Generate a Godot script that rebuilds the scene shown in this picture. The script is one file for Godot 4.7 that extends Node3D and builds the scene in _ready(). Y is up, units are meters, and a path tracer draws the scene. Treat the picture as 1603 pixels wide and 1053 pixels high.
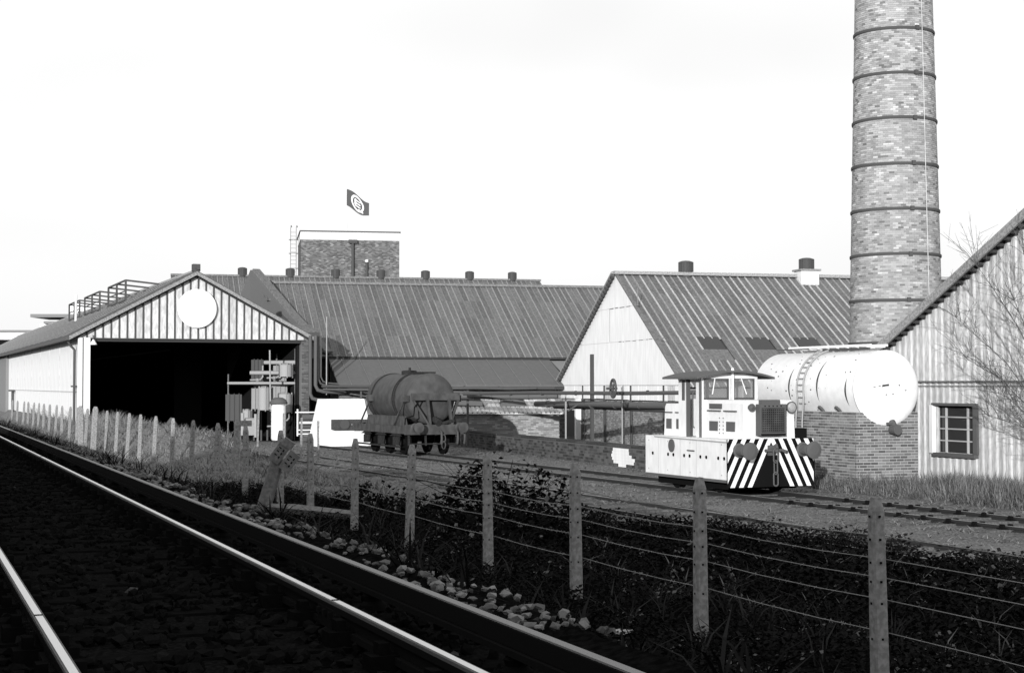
extends Node3D
# A dairy siding beside an electrified main line. x runs across the line, -z along it, y up, metres; y = 0 is the siding's rail top.

const UPV := Vector3.UP
var rng := RandomNumberGenerator.new()
var mats := {}
var used := {}

# ------------------------------------------------------------------ mesh building
class MB:
	var v := PackedVector3Array()
	var n := PackedVector3Array()
	var c := PackedColorArray()
	var uv := PackedVector2Array()
	var xf := Transform3D.IDENTITY
	var col := Color.WHITE

	func tri_n(a: Vector3, b: Vector3, d: Vector3, na: Vector3, nb: Vector3, nd: Vector3) -> void:
		v.append(xf * a); v.append(xf * d); v.append(xf * b)
		n.append((xf.basis * na).normalized()); n.append((xf.basis * nd).normalized()); n.append((xf.basis * nb).normalized())
		for i in 3: c.append(col)

	func tri(a: Vector3, b: Vector3, d: Vector3) -> void:
		var m := (b - a).cross(d - a).normalized()
		tri_n(a, b, d, m, m, m)

	func quad(a: Vector3, b: Vector3, d: Vector3, e: Vector3) -> void:
		tri(a, b, d); tri(a, d, e)

	func box(at: Vector3, size: Vector3, basis := Basis.IDENTITY) -> void:
		var h := size / 2.0
		var p: Array[Vector3] = []
		for i in 8:
			p.append(at + basis * Vector3(h.x if i & 1 else -h.x, h.y if i & 2 else -h.y, h.z if i & 4 else -h.z))
		quad(p[4], p[5], p[7], p[6]); quad(p[1], p[0], p[2], p[3])
		quad(p[5], p[1], p[3], p[7]); quad(p[0], p[4], p[6], p[2])
		quad(p[6], p[7], p[3], p[2]); quad(p[0], p[1], p[5], p[4])

	func span(lo: Vector3, hi: Vector3) -> void:
		box((lo + hi) / 2.0, hi - lo)

	func beam(a: Vector3, b: Vector3, w: float, h: float, up := Vector3.UP) -> void:
		var z := (b - a).normalized()
		if absf(z.dot(up)) > 0.98: up = Vector3.RIGHT
		var x := up.cross(z).normalized()
		box((a + b) / 2.0, Vector3(w, h, a.distance_to(b)), Basis(x, z.cross(x), z))

	func path(pts: Array, r: float, seg := 8, closed := false, r2 := -1.0) -> void:
		var k := pts.size()
		var rings := []
		var side := Vector3.ZERO
		for i in k:
			var p: Vector3 = pts[i]
			var a: Vector3 = pts[(i - 1 + k) % k] if closed or i > 0 else p
			var b: Vector3 = pts[(i + 1) % k] if closed or i < k - 1 else p
			var t := (b - a).normalized()
			if side == Vector3.ZERO:
				side = t.cross(Vector3.UP if absf(t.y) < 0.9 else Vector3.RIGHT).normalized()
			side = (side - t * side.dot(t)).normalized()
			var o := t.cross(side)
			var rr := r if r2 < 0.0 else lerpf(r, r2, float(i) / maxf(k - 1, 1))
			var ring := []
			for j in seg:
				var g := TAU * j / seg
				var d := side * cos(g) + o * sin(g)
				ring.append([p + d * rr, d])
			rings.append(ring)
		for i in (k if closed else k - 1):
			var a = rings[i]; var b = rings[(i + 1) % k]
			for j in seg:
				var q := (j + 1) % seg
				tri_n(a[j][0], a[q][0], b[q][0], a[j][1], a[q][1], b[q][1])
				tri_n(a[j][0], b[q][0], b[j][0], a[j][1], b[q][1], b[j][1])
		if not closed:
			for j in range(1, seg - 1):
				tri(rings[0][0][0], rings[0][j + 1][0], rings[0][j][0])
				tri(rings[k - 1][0][0], rings[k - 1][j][0], rings[k - 1][j + 1][0])

	func tube(a: Vector3, b: Vector3, r: float, seg := 10, r2 := -1.0) -> void:
		path([a, b], r, seg, false, r2)

	# profile points are (radius, height along y); smooth round, creased along the profile unless told otherwise
	func lathe(profile: Array, seg: int, at := Transform3D.IDENTITY, smooth := false, arc := TAU) -> void:
		var k := profile.size()
		var nn: Array[Vector2] = []
		for i in k - 1:
			var d: Vector2 = profile[i + 1] - profile[i]
			nn.append(Vector2(d.y, -d.x).normalized())
		for i in k - 1:
			var p: Vector2 = profile[i]; var q: Vector2 = profile[i + 1]
			var na := nn[i]; var nb := nn[i]
			if smooth:
				if i > 0: na = (nn[i] + nn[i - 1]).normalized()
				if i < k - 2: nb = (nn[i] + nn[i + 1]).normalized()
			for j in seg:
				var g := arc * j / seg; var h := arc * (j + 1) / seg
				var d := Vector3(sin(g), 0, cos(g)); var e := Vector3(sin(h), 0, cos(h))
				var A := at * (d * p.x + Vector3(0, p.y, 0)); var B := at * (e * p.x + Vector3(0, p.y, 0))
				var C := at * (e * q.x + Vector3(0, q.y, 0)); var D := at * (d * q.x + Vector3(0, q.y, 0))
				var nA := at.basis * (d * na.x + Vector3(0, na.y, 0)); var nB := at.basis * (e * na.x + Vector3(0, na.y, 0))
				var nC := at.basis * (e * nb.x + Vector3(0, nb.y, 0)); var nD := at.basis * (d * nb.x + Vector3(0, nb.y, 0))
				if p.x > 0.0001: tri_n(A, B, C, nA, nB, nC)
				if q.x > 0.0001: tri_n(A, C, D, nA, nC, nD)

	# a flat outline in local x, y pushed along +z by depth
	func prism(poly: PackedVector2Array, depth: float, at := Transform3D.IDENTITY) -> void:
		if Geometry2D.is_polygon_clockwise(poly): poly.reverse()
		var t := Geometry2D.triangulate_polygon(poly)
		for i in range(0, t.size(), 3):
			var a := poly[t[i]]; var b := poly[t[i + 1]]; var d := poly[t[i + 2]]
			if (b - a).cross(d - a) < 0.0:
				var s := b; b = d; d = s
			tri(at * Vector3(a.x, a.y, depth), at * Vector3(b.x, b.y, depth), at * Vector3(d.x, d.y, depth))
			tri(at * Vector3(a.x, a.y, 0), at * Vector3(d.x, d.y, 0), at * Vector3(b.x, b.y, 0))
		for i in poly.size():
			var a := poly[i]; var b := poly[(i + 1) % poly.size()]
			quad(at * Vector3(a.x, a.y, 0), at * Vector3(b.x, b.y, 0), at * Vector3(b.x, b.y, depth), at * Vector3(a.x, a.y, depth))

	func arrays() -> Array:
		var a := []
		a.resize(Mesh.ARRAY_MAX)
		a[Mesh.ARRAY_VERTEX] = v; a[Mesh.ARRAY_NORMAL] = n; a[Mesh.ARRAY_COLOR] = c
		if uv.size() == v.size(): a[Mesh.ARRAY_TEX_UV] = uv
		return a

func meshed(list: Array) -> ArrayMesh:           # [[MB, material], ...]
	var m := ArrayMesh.new()
	for e in list:
		if e[0].v.size() == 0: continue
		m.add_surface_from_arrays(Mesh.PRIMITIVE_TRIANGLES, e[0].arrays())
		m.surface_set_material(m.get_surface_count() - 1, e[1])
	return m

# ------------------------------------------------------------------ the scene's tree
func numbered(called: String) -> String:
	if not used.has(called):
		used[called] = 0
		return called
	used[called] += 1
	return "%s_%03d" % [called, used[called]]

func P(d: float, h: float, s: float) -> Vector3:
	return Vector3(d, h, -s)

func thing(called: String, label: String, category: String, at := Vector3.ZERO, turn := 0.0, group := "") -> Node3D:
	var o := Node3D.new()
	o.name = numbered(called)
	add_child(o, true)
	o.position = at
	o.rotation.y = turn
	tag(o, label, category, group)
	return o

func tag(o: Node, label: String, category: String, group := "") -> void:
	o.set_meta("label", label); o.set_meta("category", category)
	if group: o.set_meta("group", group)

func put(called: String, mesh: Mesh, parent: Node = null, at := Transform3D.IDENTITY) -> MeshInstance3D:
	var o := MeshInstance3D.new()
	o.name = numbered(called) if parent == null else called
	o.mesh = mesh
	o.transform = at
	(self if parent == null else parent).add_child(o, true)
	return o

func part(called: String, b: MB, m: Material, parent: Node = null) -> MeshInstance3D:
	return put(called, meshed([[b, m]]), parent)

func stuff(o: Node) -> Node:
	o.set_meta("kind", "stuff")
	return o

func many(called: String, mesh: Mesh, xs: Array, cols: Array, parent: Node = null) -> MultiMeshInstance3D:
	var mm := MultiMesh.new()
	mm.transform_format = MultiMesh.TRANSFORM_3D
	mm.use_colors = cols.size() > 0
	mm.mesh = mesh
	mm.instance_count = xs.size()
	for i in xs.size():
		mm.set_instance_transform(i, xs[i])
		if cols.size() > 0: mm.set_instance_color(i, cols[i])
	var o := MultiMeshInstance3D.new()
	o.name = numbered(called) if parent == null else called
	o.multimesh = mm
	(self if parent == null else parent).add_child(o, true)
	stuff(o)
	return o

# ------------------------------------------------------------------ materials
func lin(x: float) -> Color:
	return Color(x, x, x).linear_to_srgb()

func ramp_noise(freq: float, lo: float, hi: float, sd: int, oct := 4, type := FastNoiseLite.TYPE_SIMPLEX_SMOOTH) -> NoiseTexture2D:
	var f := FastNoiseLite.new()
	f.seed = sd; f.frequency = freq; f.noise_type = type; f.fractal_octaves = oct
	var t := NoiseTexture2D.new()
	t.width = 512; t.height = 512; t.seamless = true; t.noise = f
	var g := Gradient.new()
	g.set_color(0, Color(lo, lo, lo)); g.set_color(1, Color(hi, hi, hi))
	g.set_offset(0, 0.25); g.set_offset(1, 0.75)
	t.color_ramp = g
	return t

func bump_noise(freq: float, sd: int, strength: float) -> NoiseTexture2D:
	var f := FastNoiseLite.new()
	f.seed = sd; f.frequency = freq; f.fractal_octaves = 4
	var t := NoiseTexture2D.new()
	t.width = 512; t.height = 512; t.seamless = true; t.noise = f; t.as_normal_map = true; t.bump_strength = strength
	return t

var tex := {}

func mat(called: String, albedo: float, rough := 0.9, t := "", scale := Vector3.ONE, spec := 0.25, metal := 0.0, vcol := false) -> StandardMaterial3D:
	if mats.has(called): return mats[called]
	var m := StandardMaterial3D.new()
	m.resource_name = called
	m.albedo_color = lin(albedo)
	m.roughness = rough; m.metallic = metal; m.metallic_specular = spec
	m.vertex_color_use_as_albedo = vcol
	if t:
		m.albedo_texture = tex[t]
		m.uv1_triplanar = true; m.uv1_world_triplanar = true; m.uv1_scale = scale
	mats[called] = m
	return m

func bumpy(m: StandardMaterial3D, t: String, amount: float) -> StandardMaterial3D:
	m.normal_enabled = true; m.normal_texture = tex[t]; m.normal_scale = amount
	return m

func make_materials() -> void:
	tex.blotch = ramp_noise(0.012, 0.95, 1.0, 3)
	tex.grime = ramp_noise(0.02, 0.8, 1.0, 11, 5)
	tex.grain = ramp_noise(0.11, 0.88, 1.0, 5, 3)
	tex.streak = ramp_noise(0.02, 0.86, 1.0, 8, 5)
	tex.soil = ramp_noise(0.05, 0.68, 1.0, 21, 5)
	tex.rough = bump_noise(0.06, 4, 6.0)
	tex.fine = bump_noise(0.15, 9, 4.0)
	var st := Vector3(0.5, 0.09, 0.5)
	bumpy(mat("soil", 1.0, 1.0, "soil", Vector3.ONE * 0.45, 0.0, 0.0, true), "rough", 1.2)
	mat("cinder", 0.011, 1.0, "soil", Vector3.ONE, 0.0)
	mat("ballast_stone", 1.0, 1.0, "grain", Vector3.ONE, 0.02, 0.0, true)
	mat("leaf_dark", 1.0, 1.0, "", Vector3.ONE, 0.02, 0.0, true)
	mat("grass_dry", 1.0, 1.0, "", Vector3.ONE, 0.02, 0.0, true)
	mat("sleeper", 0.008, 1.0, "streak", Vector3.ONE, 0.0)
	mat("sleeper_yard", 0.12, 1.0, "grime", Vector3.ONE, 0.05)
	mat("rail_head", 0.55, 0.3, "", Vector3.ONE, 0.5, 0.9)
	mat("rail_side", 0.14, 0.8, "grain", Vector3.ONE, 0.2, 0.2)
	mat("rail_yard_shade", 0.03, 0.8, "grain", Vector3.ONE, 0.2)  # web and sides coloured near black as their shadow side
	mat("rail_top_yard", 0.3, 0.6, "grain", Vector3.ONE, 0.3)
	mat("conductor", 0.27, 0.75, "grain", Vector3.ONE * 2.0, 0.2, 0.1)
	mat("rail_black", 0.012, 0.95, "", Vector3.ONE, 0.02)
	mat("porcelain", 0.5, 0.3, "", Vector3.ONE, 0.4)
	bumpy(mat("concrete_post", 0.3, 0.95, "grime", Vector3.ONE * 1.3, 0.1), "fine", 0.6)
	mat("wire", 0.2, 0.6, "", Vector3.ONE, 0.3, 0.3)
	bumpy(mat("concrete_old", 0.2, 0.95, "grime", Vector3.ONE, 0.1), "fine", 0.6)
	mat("panel_white", 0.6, 0.8, "streak", Vector3(0.6, 0.2, 0.6), 0.2)
	mat("panel_white_b", 0.52, 0.8, "streak", Vector3(0.6, 0.2, 0.6), 0.2)
	mat("panel_white_c", 0.66, 0.8, "streak", Vector3(0.6, 0.2, 0.6), 0.2)
	mat("batten", 0.07, 0.9)
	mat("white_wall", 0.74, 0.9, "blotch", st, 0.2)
	mat("white_gable", 0.8, 0.9, "blotch", st, 0.2)
	mat("white_sign", 0.82, 0.6)
	mat("white_sign_mark", 0.6, 0.6)
	mat("white_paint", 0.8, 0.5, "blotch", Vector3.ONE * 0.8, 0.4)
	mat("loco_white", 0.68, 0.5, "blotch", Vector3(0.7, 0.25, 0.7), 0.4)
	mat("white_tank", 0.8, 0.45, "blotch", Vector3(0.5, 0.5, 0.5), 0.4)
	for i in 4:
		mat("roof_%d" % i, [0.165, 0.15, 0.18, 0.14][i], 0.95, "grime", Vector3(0.6, 0.35, 0.6), 0.1)
		mat("roof_right_%d" % i, [0.165, 0.15, 0.175, 0.19][i], 0.95, "grime", Vector3(0.6, 0.35, 0.6), 0.1)
		mat("wall_sheet_%d" % i, [0.52, 0.47, 0.56, 0.5][i], 0.9, "streak", Vector3(1.2, 0.25, 1.2), 0.15)
	mat("roof_crest", 0.3, 0.95, "grime", Vector3.ONE * 0.7, 0.1)
	mat("roof_crest_dim", 0.22, 0.95, "grime", Vector3.ONE * 0.7, 0.1)
	mat("roof_pale", 0.5, 0.95, "grime", Vector3.ONE * 0.7, 0.1)
	mat("roof_felt", 0.13, 0.95, "blotch", Vector3.ONE * 0.5, 0.1)
	mat("shed_roof", 0.12, 0.95, "grime", Vector3.ONE * 0.5, 0.1)
	mat("ridge_cap", 0.36, 0.95, "grime", Vector3.ONE, 0.1)
	mat("verge", 0.3, 0.9, "grime", Vector3.ONE, 0.1)
	mat("verge_dark", 0.045, 0.9)
	mat("interior_dark", 0.012, 1.0, "", Vector3.ONE, 0.0)  # near-black colour stands in for the dark inside the shed
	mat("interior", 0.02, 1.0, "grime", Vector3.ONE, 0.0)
	mat("iron", 0.075, 0.7, "grain", Vector3.ONE, 0.3)
	mat("iron_grey", 0.1, 0.7, "grain", Vector3.ONE, 0.3)
	mat("pipe_pale", 0.34, 0.7, "grain", Vector3.ONE, 0.3)
	mat("black", 0.008, 0.9, "", Vector3.ONE, 0.05)
	mat("loco_grey", 0.085, 0.7, "", Vector3.ONE, 0.2)
	mat("wagon_grey", 0.072, 0.6, "grime", Vector3(0.25, 0.18, 0.25), 0.25)
	mat("wagon_under", 0.035, 0.9, "grime", Vector3.ONE, 0.1)
	mat("lens", 0.5, 0.15, "", Vector3.ONE, 0.5, 0.5)
	mat("timber", 0.07, 0.9, "streak", Vector3.ONE, 0.1)
	mat("mortar_pale", 0.42, 0.95, "grain", Vector3.ONE, 0.1)
	mat("mortar_grey", 0.2, 0.95, "grain", Vector3.ONE, 0.1)
	mat("mortar_dark", 0.13, 0.95, "grain", Vector3.ONE, 0.1)
	mat("brick", 1.0, 0.95, "grain", Vector3.ONE * 2.0, 0.1, 0.0, true)
	for i in 5:
		mat("brick_%d" % i, [0.14, 0.19, 0.24, 0.1, 0.17][i], 0.95, "grain", Vector3.ONE * 2.0, 0.1)
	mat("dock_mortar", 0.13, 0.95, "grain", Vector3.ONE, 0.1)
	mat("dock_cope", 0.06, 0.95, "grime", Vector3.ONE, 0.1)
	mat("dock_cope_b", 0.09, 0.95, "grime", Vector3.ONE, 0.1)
	mat("band", 0.07, 0.8)
	mat("far_pale", 0.75, 0.9)
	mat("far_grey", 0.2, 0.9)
	mat("twig", 0.095, 0.95, "", Vector3.ONE, 0.05)
	mat("bark_dark", 0.02, 0.95, "", Vector3.ONE, 0.05)
	mat("glass_dark", 0.03, 0.1, "", Vector3.ONE, 0.4)
	mat("frame_pale", 0.4, 0.8)
	mat("rust", 0.06, 0.95, "", Vector3.ONE, 0.1)
	mat("paper", 0.5, 0.9, "grime", Vector3.ONE * 8.0)
	var g := StandardMaterial3D.new()
	g.resource_name = "cab_glass"
	g.transparency = BaseMaterial3D.TRANSPARENCY_ALPHA
	g.albedo_color = Color(0.5, 0.5, 0.5, 0.22); g.roughness = 0.06; g.metallic_specular = 0.5
	mats.cab_glass = g

# faint high cloud, the same all round
func cloud_cover() -> ImageTexture:
	var im := Image.create(512, 256, false, Image.FORMAT_RGBA8)
	var f := FastNoiseLite.new(); f.seed = 33; f.frequency = 1.6; f.fractal_octaves = 5
	for y in 256:
		for x in 512:
			var a := TAU * x / 512.0; var e := PI * (0.5 - y / 256.0)
			var p := Vector3(cos(a) * cos(e), sin(e) * 2.5, sin(a) * cos(e))
			im.set_pixel(x, y, Color(1, 1, 1, clampf((0.2 + 0.2 * f.get_noise_3dv(p)) * smoothstep(-0.02, 0.16, sin(e)), 0.0, 0.4)))
	return ImageTexture.create_from_image(im)

# ------------------------------------------------------------------ ground
var bumps := FastNoiseLite.new()

func sm(a: float, b: float, x: float) -> float:
	return smoothstep(a, b, x)

func ground_h(d: float, s: float) -> float:
	var h := -0.1
	if d < 9.5:
		h = lerpf(0.26, -0.1, sm(7.6, 9.5, d))
		h = lerpf(1.16, h, sm(3.25, 5.4, d))
	h += 0.13 * sm(2.95, 3.15, d) * (1.0 - sm(3.4, 3.9, d))
	if d < -3.0: h = lerpf(1.16, 0.3, sm(-3.0, -5.0, d))
	h += 1.05 * sm(38.0, 47.0, s) * (1.0 - sm(120.0, 140.0, s)) * sm(7.4, 8.7, d) * (1.0 - sm(9.3, 11.0, d)) * (1.0 - 0.9 * sm(68.0, 74.0, s) * sm(8.4, 8.9, d))
	var k := sm(2.9, 3.6, d) * (1.0 - 0.7 * sm(14.0, 17.0, d))
	if d > 60.0: k = 0.0
	h += k * (bumps.get_noise_2d(d * 6.0, s * 6.0) * 0.09 + bumps.get_noise_2d(d * 25.0, s * 25.0) * 0.045)
	if d > 17.3 and d < 22.2 and s < 72.0: h = minf(h, -0.07)
	return h

func shade_mask(d: float, s: float) -> float:      # 1 on dark undergrowth where shade is painted in, 0 on the worn grey yard
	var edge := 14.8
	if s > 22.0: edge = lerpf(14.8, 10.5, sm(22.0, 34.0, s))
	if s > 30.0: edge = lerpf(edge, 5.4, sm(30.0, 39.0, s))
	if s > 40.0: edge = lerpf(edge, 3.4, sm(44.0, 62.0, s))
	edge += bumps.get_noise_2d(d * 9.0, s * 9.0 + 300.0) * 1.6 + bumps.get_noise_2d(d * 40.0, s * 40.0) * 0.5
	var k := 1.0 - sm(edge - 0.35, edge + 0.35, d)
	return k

func axis_steps(list: Array) -> PackedFloat32Array:    # [from, to, step], ...
	var out := PackedFloat32Array()
	for e in list:
		var x: float = e[0]
		while x < e[1] - 0.001:
			out.append(x)
			x += e[2]
	out.append(list[-1][1])
	return out

func build_ground() -> void:
	var xs := axis_steps([[-600, -60, 90], [-60, -6, 6], [-6, 2.8, 0.8], [2.8, 12, 0.25], [12, 18, 0.4], [18, 60, 3], [60, 600, 60]])
	var ss := axis_steps([[-400, -40, 60], [-40, 2, 3], [2, 34, 0.35], [34, 75, 0.6], [75, 140, 2.5], [140, 300, 20], [300, 1500, 150]])
	var b := MB.new()
	var w := xs.size()
	var pts := PackedVector3Array(); var cols := PackedColorArray()
	for s in ss:
		for d in xs:
			pts.append(P(d, ground_h(d, s), s))
			var k := shade_mask(d, s)
			var l := lerpf(0.24 + 0.06 * bumps.get_noise_2d(d * 3.0, s * 8.0), 0.009, k)  # near-black end puts the shade on the bank into its colour
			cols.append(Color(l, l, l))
	var nn := PackedVector3Array(); nn.resize(pts.size())
	for j in ss.size():
		for i in w:
			var l := pts[j * w + maxi(i - 1, 0)]; var r := pts[j * w + mini(i + 1, w - 1)]
			var u := pts[maxi(j - 1, 0) * w + i]; var e := pts[mini(j + 1, ss.size() - 1) * w + i]
			nn[j * w + i] = (r - l).cross(e - u).normalized()
			if nn[j * w + i].y < 0: nn[j * w + i] = -nn[j * w + i]
	var idx := PackedInt32Array()
	for j in ss.size() - 1:
		for i in w - 1:
			var a := j * w + i
			idx.append_array([a, a + w, a + 1, a + 1, a + w, a + w + 1])
	var arr := []; arr.resize(Mesh.ARRAY_MAX)
	arr[Mesh.ARRAY_VERTEX] = pts; arr[Mesh.ARRAY_NORMAL] = nn; arr[Mesh.ARRAY_COLOR] = cols; arr[Mesh.ARRAY_INDEX] = idx
	var m := ArrayMesh.new()
	m.add_surface_from_arrays(Mesh.PRIMITIVE_TRIANGLES, arr)
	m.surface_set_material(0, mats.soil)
	var g := put("ground", m)
	g.set_meta("kind", "structure")
	g.set_meta("label", "rough ground falling from the line to the grey siding yard")

func stone_mesh(m: Material, sd: int) -> ArrayMesh:
	var r := RandomNumberGenerator.new(); r.seed = sd
	var b := MB.new()
	var p: Array[Vector3] = []
	for q in [Vector3(1, 0, 0), Vector3(0, 0, 1), Vector3(-1, 0, 0), Vector3(0, 0, -1)]:
		p.append((q + Vector3(r.randf_range(-0.3, 0.3), r.randf_range(-0.25, 0.2), r.randf_range(-0.3, 0.3))))
	var t: Array[Vector3] = []
	for q in [Vector3(0.6, 0.6, 0.5), Vector3(-0.55, 0.65, 0.5), Vector3(-0.5, 0.55, -0.55), Vector3(0.55, 0.6, -0.5)]:
		t.append(q + Vector3(r.randf_range(-0.25, 0.25), r.randf_range(-0.2, 0.2), r.randf_range(-0.25, 0.25)))
	var low: Array[Vector3] = []
	for q in p: low.append(Vector3(q.x * 0.7, -0.6, q.z * 0.7))
	b.quad(t[0], t[3], t[2], t[1])
	for i in 4:
		var j := (i + 1) % 4
		b.tri(p[i], t[i], p[j]); b.tri(p[j], t[i], t[j])
		b.quad(low[i], p[i], p[j], low[j])
	# faces that look inwards are turned round
	for i in range(0, b.v.size(), 3):
		var mid := (b.v[i] + b.v[i + 1] + b.v[i + 2]) / 3.0
		if mid.dot(b.n[i]) < 0.0:
			var s := b.v[i + 1]; b.v[i + 1] = b.v[i + 2]; b.v[i + 2] = s
			for k in 3: b.n[i + k] = -b.n[i + k]
	return meshed([[b, m]])

func rail_profile(b: MB, h: MB, a: Vector3, z: Vector3, w: MB = null) -> void:   # bullhead rail: web and foot in b, polished head in h
	var up := Vector3.UP
	if w == null: w = b
	w.beam(a - up * 0.126, z - up * 0.126, 0.07, 0.035); w.beam(a - up * 0.08, z - up * 0.08, 0.02, 0.07)
	w.beam(a - up * 0.031, z - up * 0.031, 0.062, 0.03)
	b.beam(a - up * 0.01, z - up * 0.01, 0.056, 0.018)
	h.beam(a - up * 0.001, z - up * 0.001, 0.036, 0.006)

func main_x(base: float, s: float) -> float:
	return base + 0.0072 * s

func build_main_line() -> void:
	var bed := thing("track_bed", "black cinder and stone ballast bed under the main line", "ballast")
	bed.remove_meta("category"); bed.set_meta("kind", "structure")
	var b := MB.new()
	b.prism(PackedVector2Array([Vector2(-4.2, 0.6), Vector2(4.2, 0.6), Vector2(3.2, 1.21), Vector2(-2.7, 1.21)]), 340.0, Transform3D(Basis.IDENTITY, Vector3(0, 0, -300)))
	part("cinder_base", b, mats.cinder, bed)
	var shapes := []
	for i in 6: shapes.append(stone_mesh(mats.ballast_stone, 40 + i))
	# pale edge stones beyond the conductor rail
	for i in 290:
		var s := 7.2 + pow(rng.randf(), 1.15) * 18.5
		var d := main_x(2.98, s) + rng.randf() * rng.randf() * 0.7
		if rng.randf() < 0.8 and sin(s * 2.3) + sin(s * 0.9) < -0.7: continue
		var r := rng.randf_range(0.014, 0.036)
		var o := put("stone", shapes[i % 6], bed, Transform3D(Basis(Vector3(rng.randf() - 0.5, 1, rng.randf() - 0.5).normalized(), rng.randf() * TAU).scaled(Vector3(r * 1.25, r * 0.8, r)), P(d, maxf(ground_h(d, s), 1.0) + r * 0.35 + rng.randf() * 0.03, s)))
		var k: int = [0, 1, 2, 3][rng.randi() % 4]
		o.set_surface_override_material(0, mat("edge_stone_%d" % k, [0.16, 0.21, 0.26, 0.12][k], 0.95, "grain", Vector3.ONE * 3.0, 0.1))
	var xs := []; var cs := []
	for i in 15000:
		var s := 3.0 + pow(rng.randf(), 1.6) * 70.0
		var d := rng.randf_range(-1.6, 3.5)
		var r := rng.randf_range(0.02, 0.045)
		xs.append(Transform3D(Basis(Vector3(rng.randf() - 0.5, 1, rng.randf() - 0.5).normalized(), rng.randf() * TAU).scaled(Vector3(r * 1.2, r, r)), P(d, 1.215 + rng.randf() * 0.03, s)))
		var l := rng.randf_range(0.006, 0.013)
		if rng.randf() < 0.002: l = 0.07
		cs.append(Color(l, l, l))
	for i in 1300:
		var s := 7.4 + pow(rng.randf(), 1.2) * 60.0
		var d := main_x(2.98, s) + rng.randf() * rng.randf() * 0.9
		if rng.randf() < 0.6 and sin(s * 2.3) + sin(s * 0.9) < -0.5: continue
		var r := rng.randf_range(0.012, 0.036)
		xs.append(Transform3D(Basis(Vector3(rng.randf() - 0.5, 1, rng.randf() - 0.5).normalized(), rng.randf() * TAU).scaled(Vector3(r * 1.2, r, r)), P(d, ground_h(d, s) + r * 0.4, s)))
		var l := rng.randf_range(0.06, 0.2)
		cs.append(Color(l, l, l))
	many("ballast_gravel", shapes[2], xs, cs, bed)
	var tr := thing("main_line_track", "curved black track of two bright running rails on sunken sleepers", "track")
	tr.remove_meta("category"); tr.set_meta("kind", "structure")
	for base in [0.665, 2.17]:
		var w := MB.new(); var h := MB.new(); var web := MB.new()
		rail_profile(w, h, P(main_x(base, -30), 1.40, -30), P(main_x(base, 260), 1.40, 260), web)
		put("running_rail", meshed([[w, mats.rail_side], [h, mats.rail_head], [web, mats.rail_black]]), tr)
	var fp := MB.new()
	fp.box(Vector3(0, 0, 0), Vector3(0.07, 0.07, 0.46))
	for i in 4: fp.box(Vector3(0, 0.01, -0.17 + i * 0.113), Vector3(0.11, 0.03, 0.03))
	fp.box(Vector3(0, 0.079, 0), Vector3(0.04, 0.004, 0.008))
	var fpm := meshed([[fp, mats.rail_black]])
	for base in [0.665, 2.17]:
		for i in 4:
			var s := 8.2 + i * 18.3
			put("fishplate", fpm, tr, Transform3D(Basis.IDENTITY, P(main_x(base, s), 1.325, s)))
	var sl := MB.new()
	sl.box(Vector3.ZERO, Vector3(2.6, 0.12, 0.25))
	var slm := meshed([[sl, mats.sleeper]])
	var ch := MB.new()
	ch.box(Vector3.ZERO, Vector3(0.3, 0.09, 0.14)); ch.box(Vector3(0.08, 0.06, 0), Vector3(0.05, 0.08, 0.09)); ch.box(Vector3(-0.08, 0.06, 0), Vector3(0.05, 0.08, 0.09))
	var chm := meshed([[ch, mats.sleeper]])
	for i in 80:
		var s := 1.0 + i * 0.76
		var o := put("sleeper", slm, tr, Transform3D(Basis.IDENTITY, P(main_x(1.42, s), 1.165, s)))
		if s < 40:
			for q in [-0.7525, 0.7525]: put("rail_chair", chm, o, Transform3D(Basis.IDENTITY, Vector3(q, 0.09, 0)))
	var c := thing("conductor_rail", "dull grey conductor rail beside the outer bright running rail", "rail")
	var w2 := MB.new(); var w3 := MB.new()
	w2.beam(P(main_x(2.56, -30), 1.425, -30), P(main_x(2.56, 260), 1.425, 260), 0.07, 0.082)
	w2.beam(P(main_x(2.56, -30), 1.365, -30), P(main_x(2.56, 260), 1.365, 260), 0.11, 0.03)
	w3.beam(P(main_x(2.56, -30), 1.471, -30), P(main_x(2.56, 260), 1.471, 260), 0.05, 0.008)
	put("rail", meshed([[w2, mats.rail_black], [w3, mats.conductor]]), c)
	var po := MB.new()
	po.lathe([Vector2(0.075, 0), Vector2(0.075, 0.03), Vector2(0.05, 0.05), Vector2(0.06, 0.08), Vector2(0.045, 0.1), Vector2(0, 0.1)], 10)
	var pom := meshed([[po, mats.sleeper]])
	for i in 30:
		var s := 2.0 + i * 2.28
		put("insulator", pom, c, Transform3D(Basis.IDENTITY, P(main_x(2.56, s), 1.25, s)))

func siding_d(s: float) -> float:
	return 19.35 - 0.038 * (s - 32.6)

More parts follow.
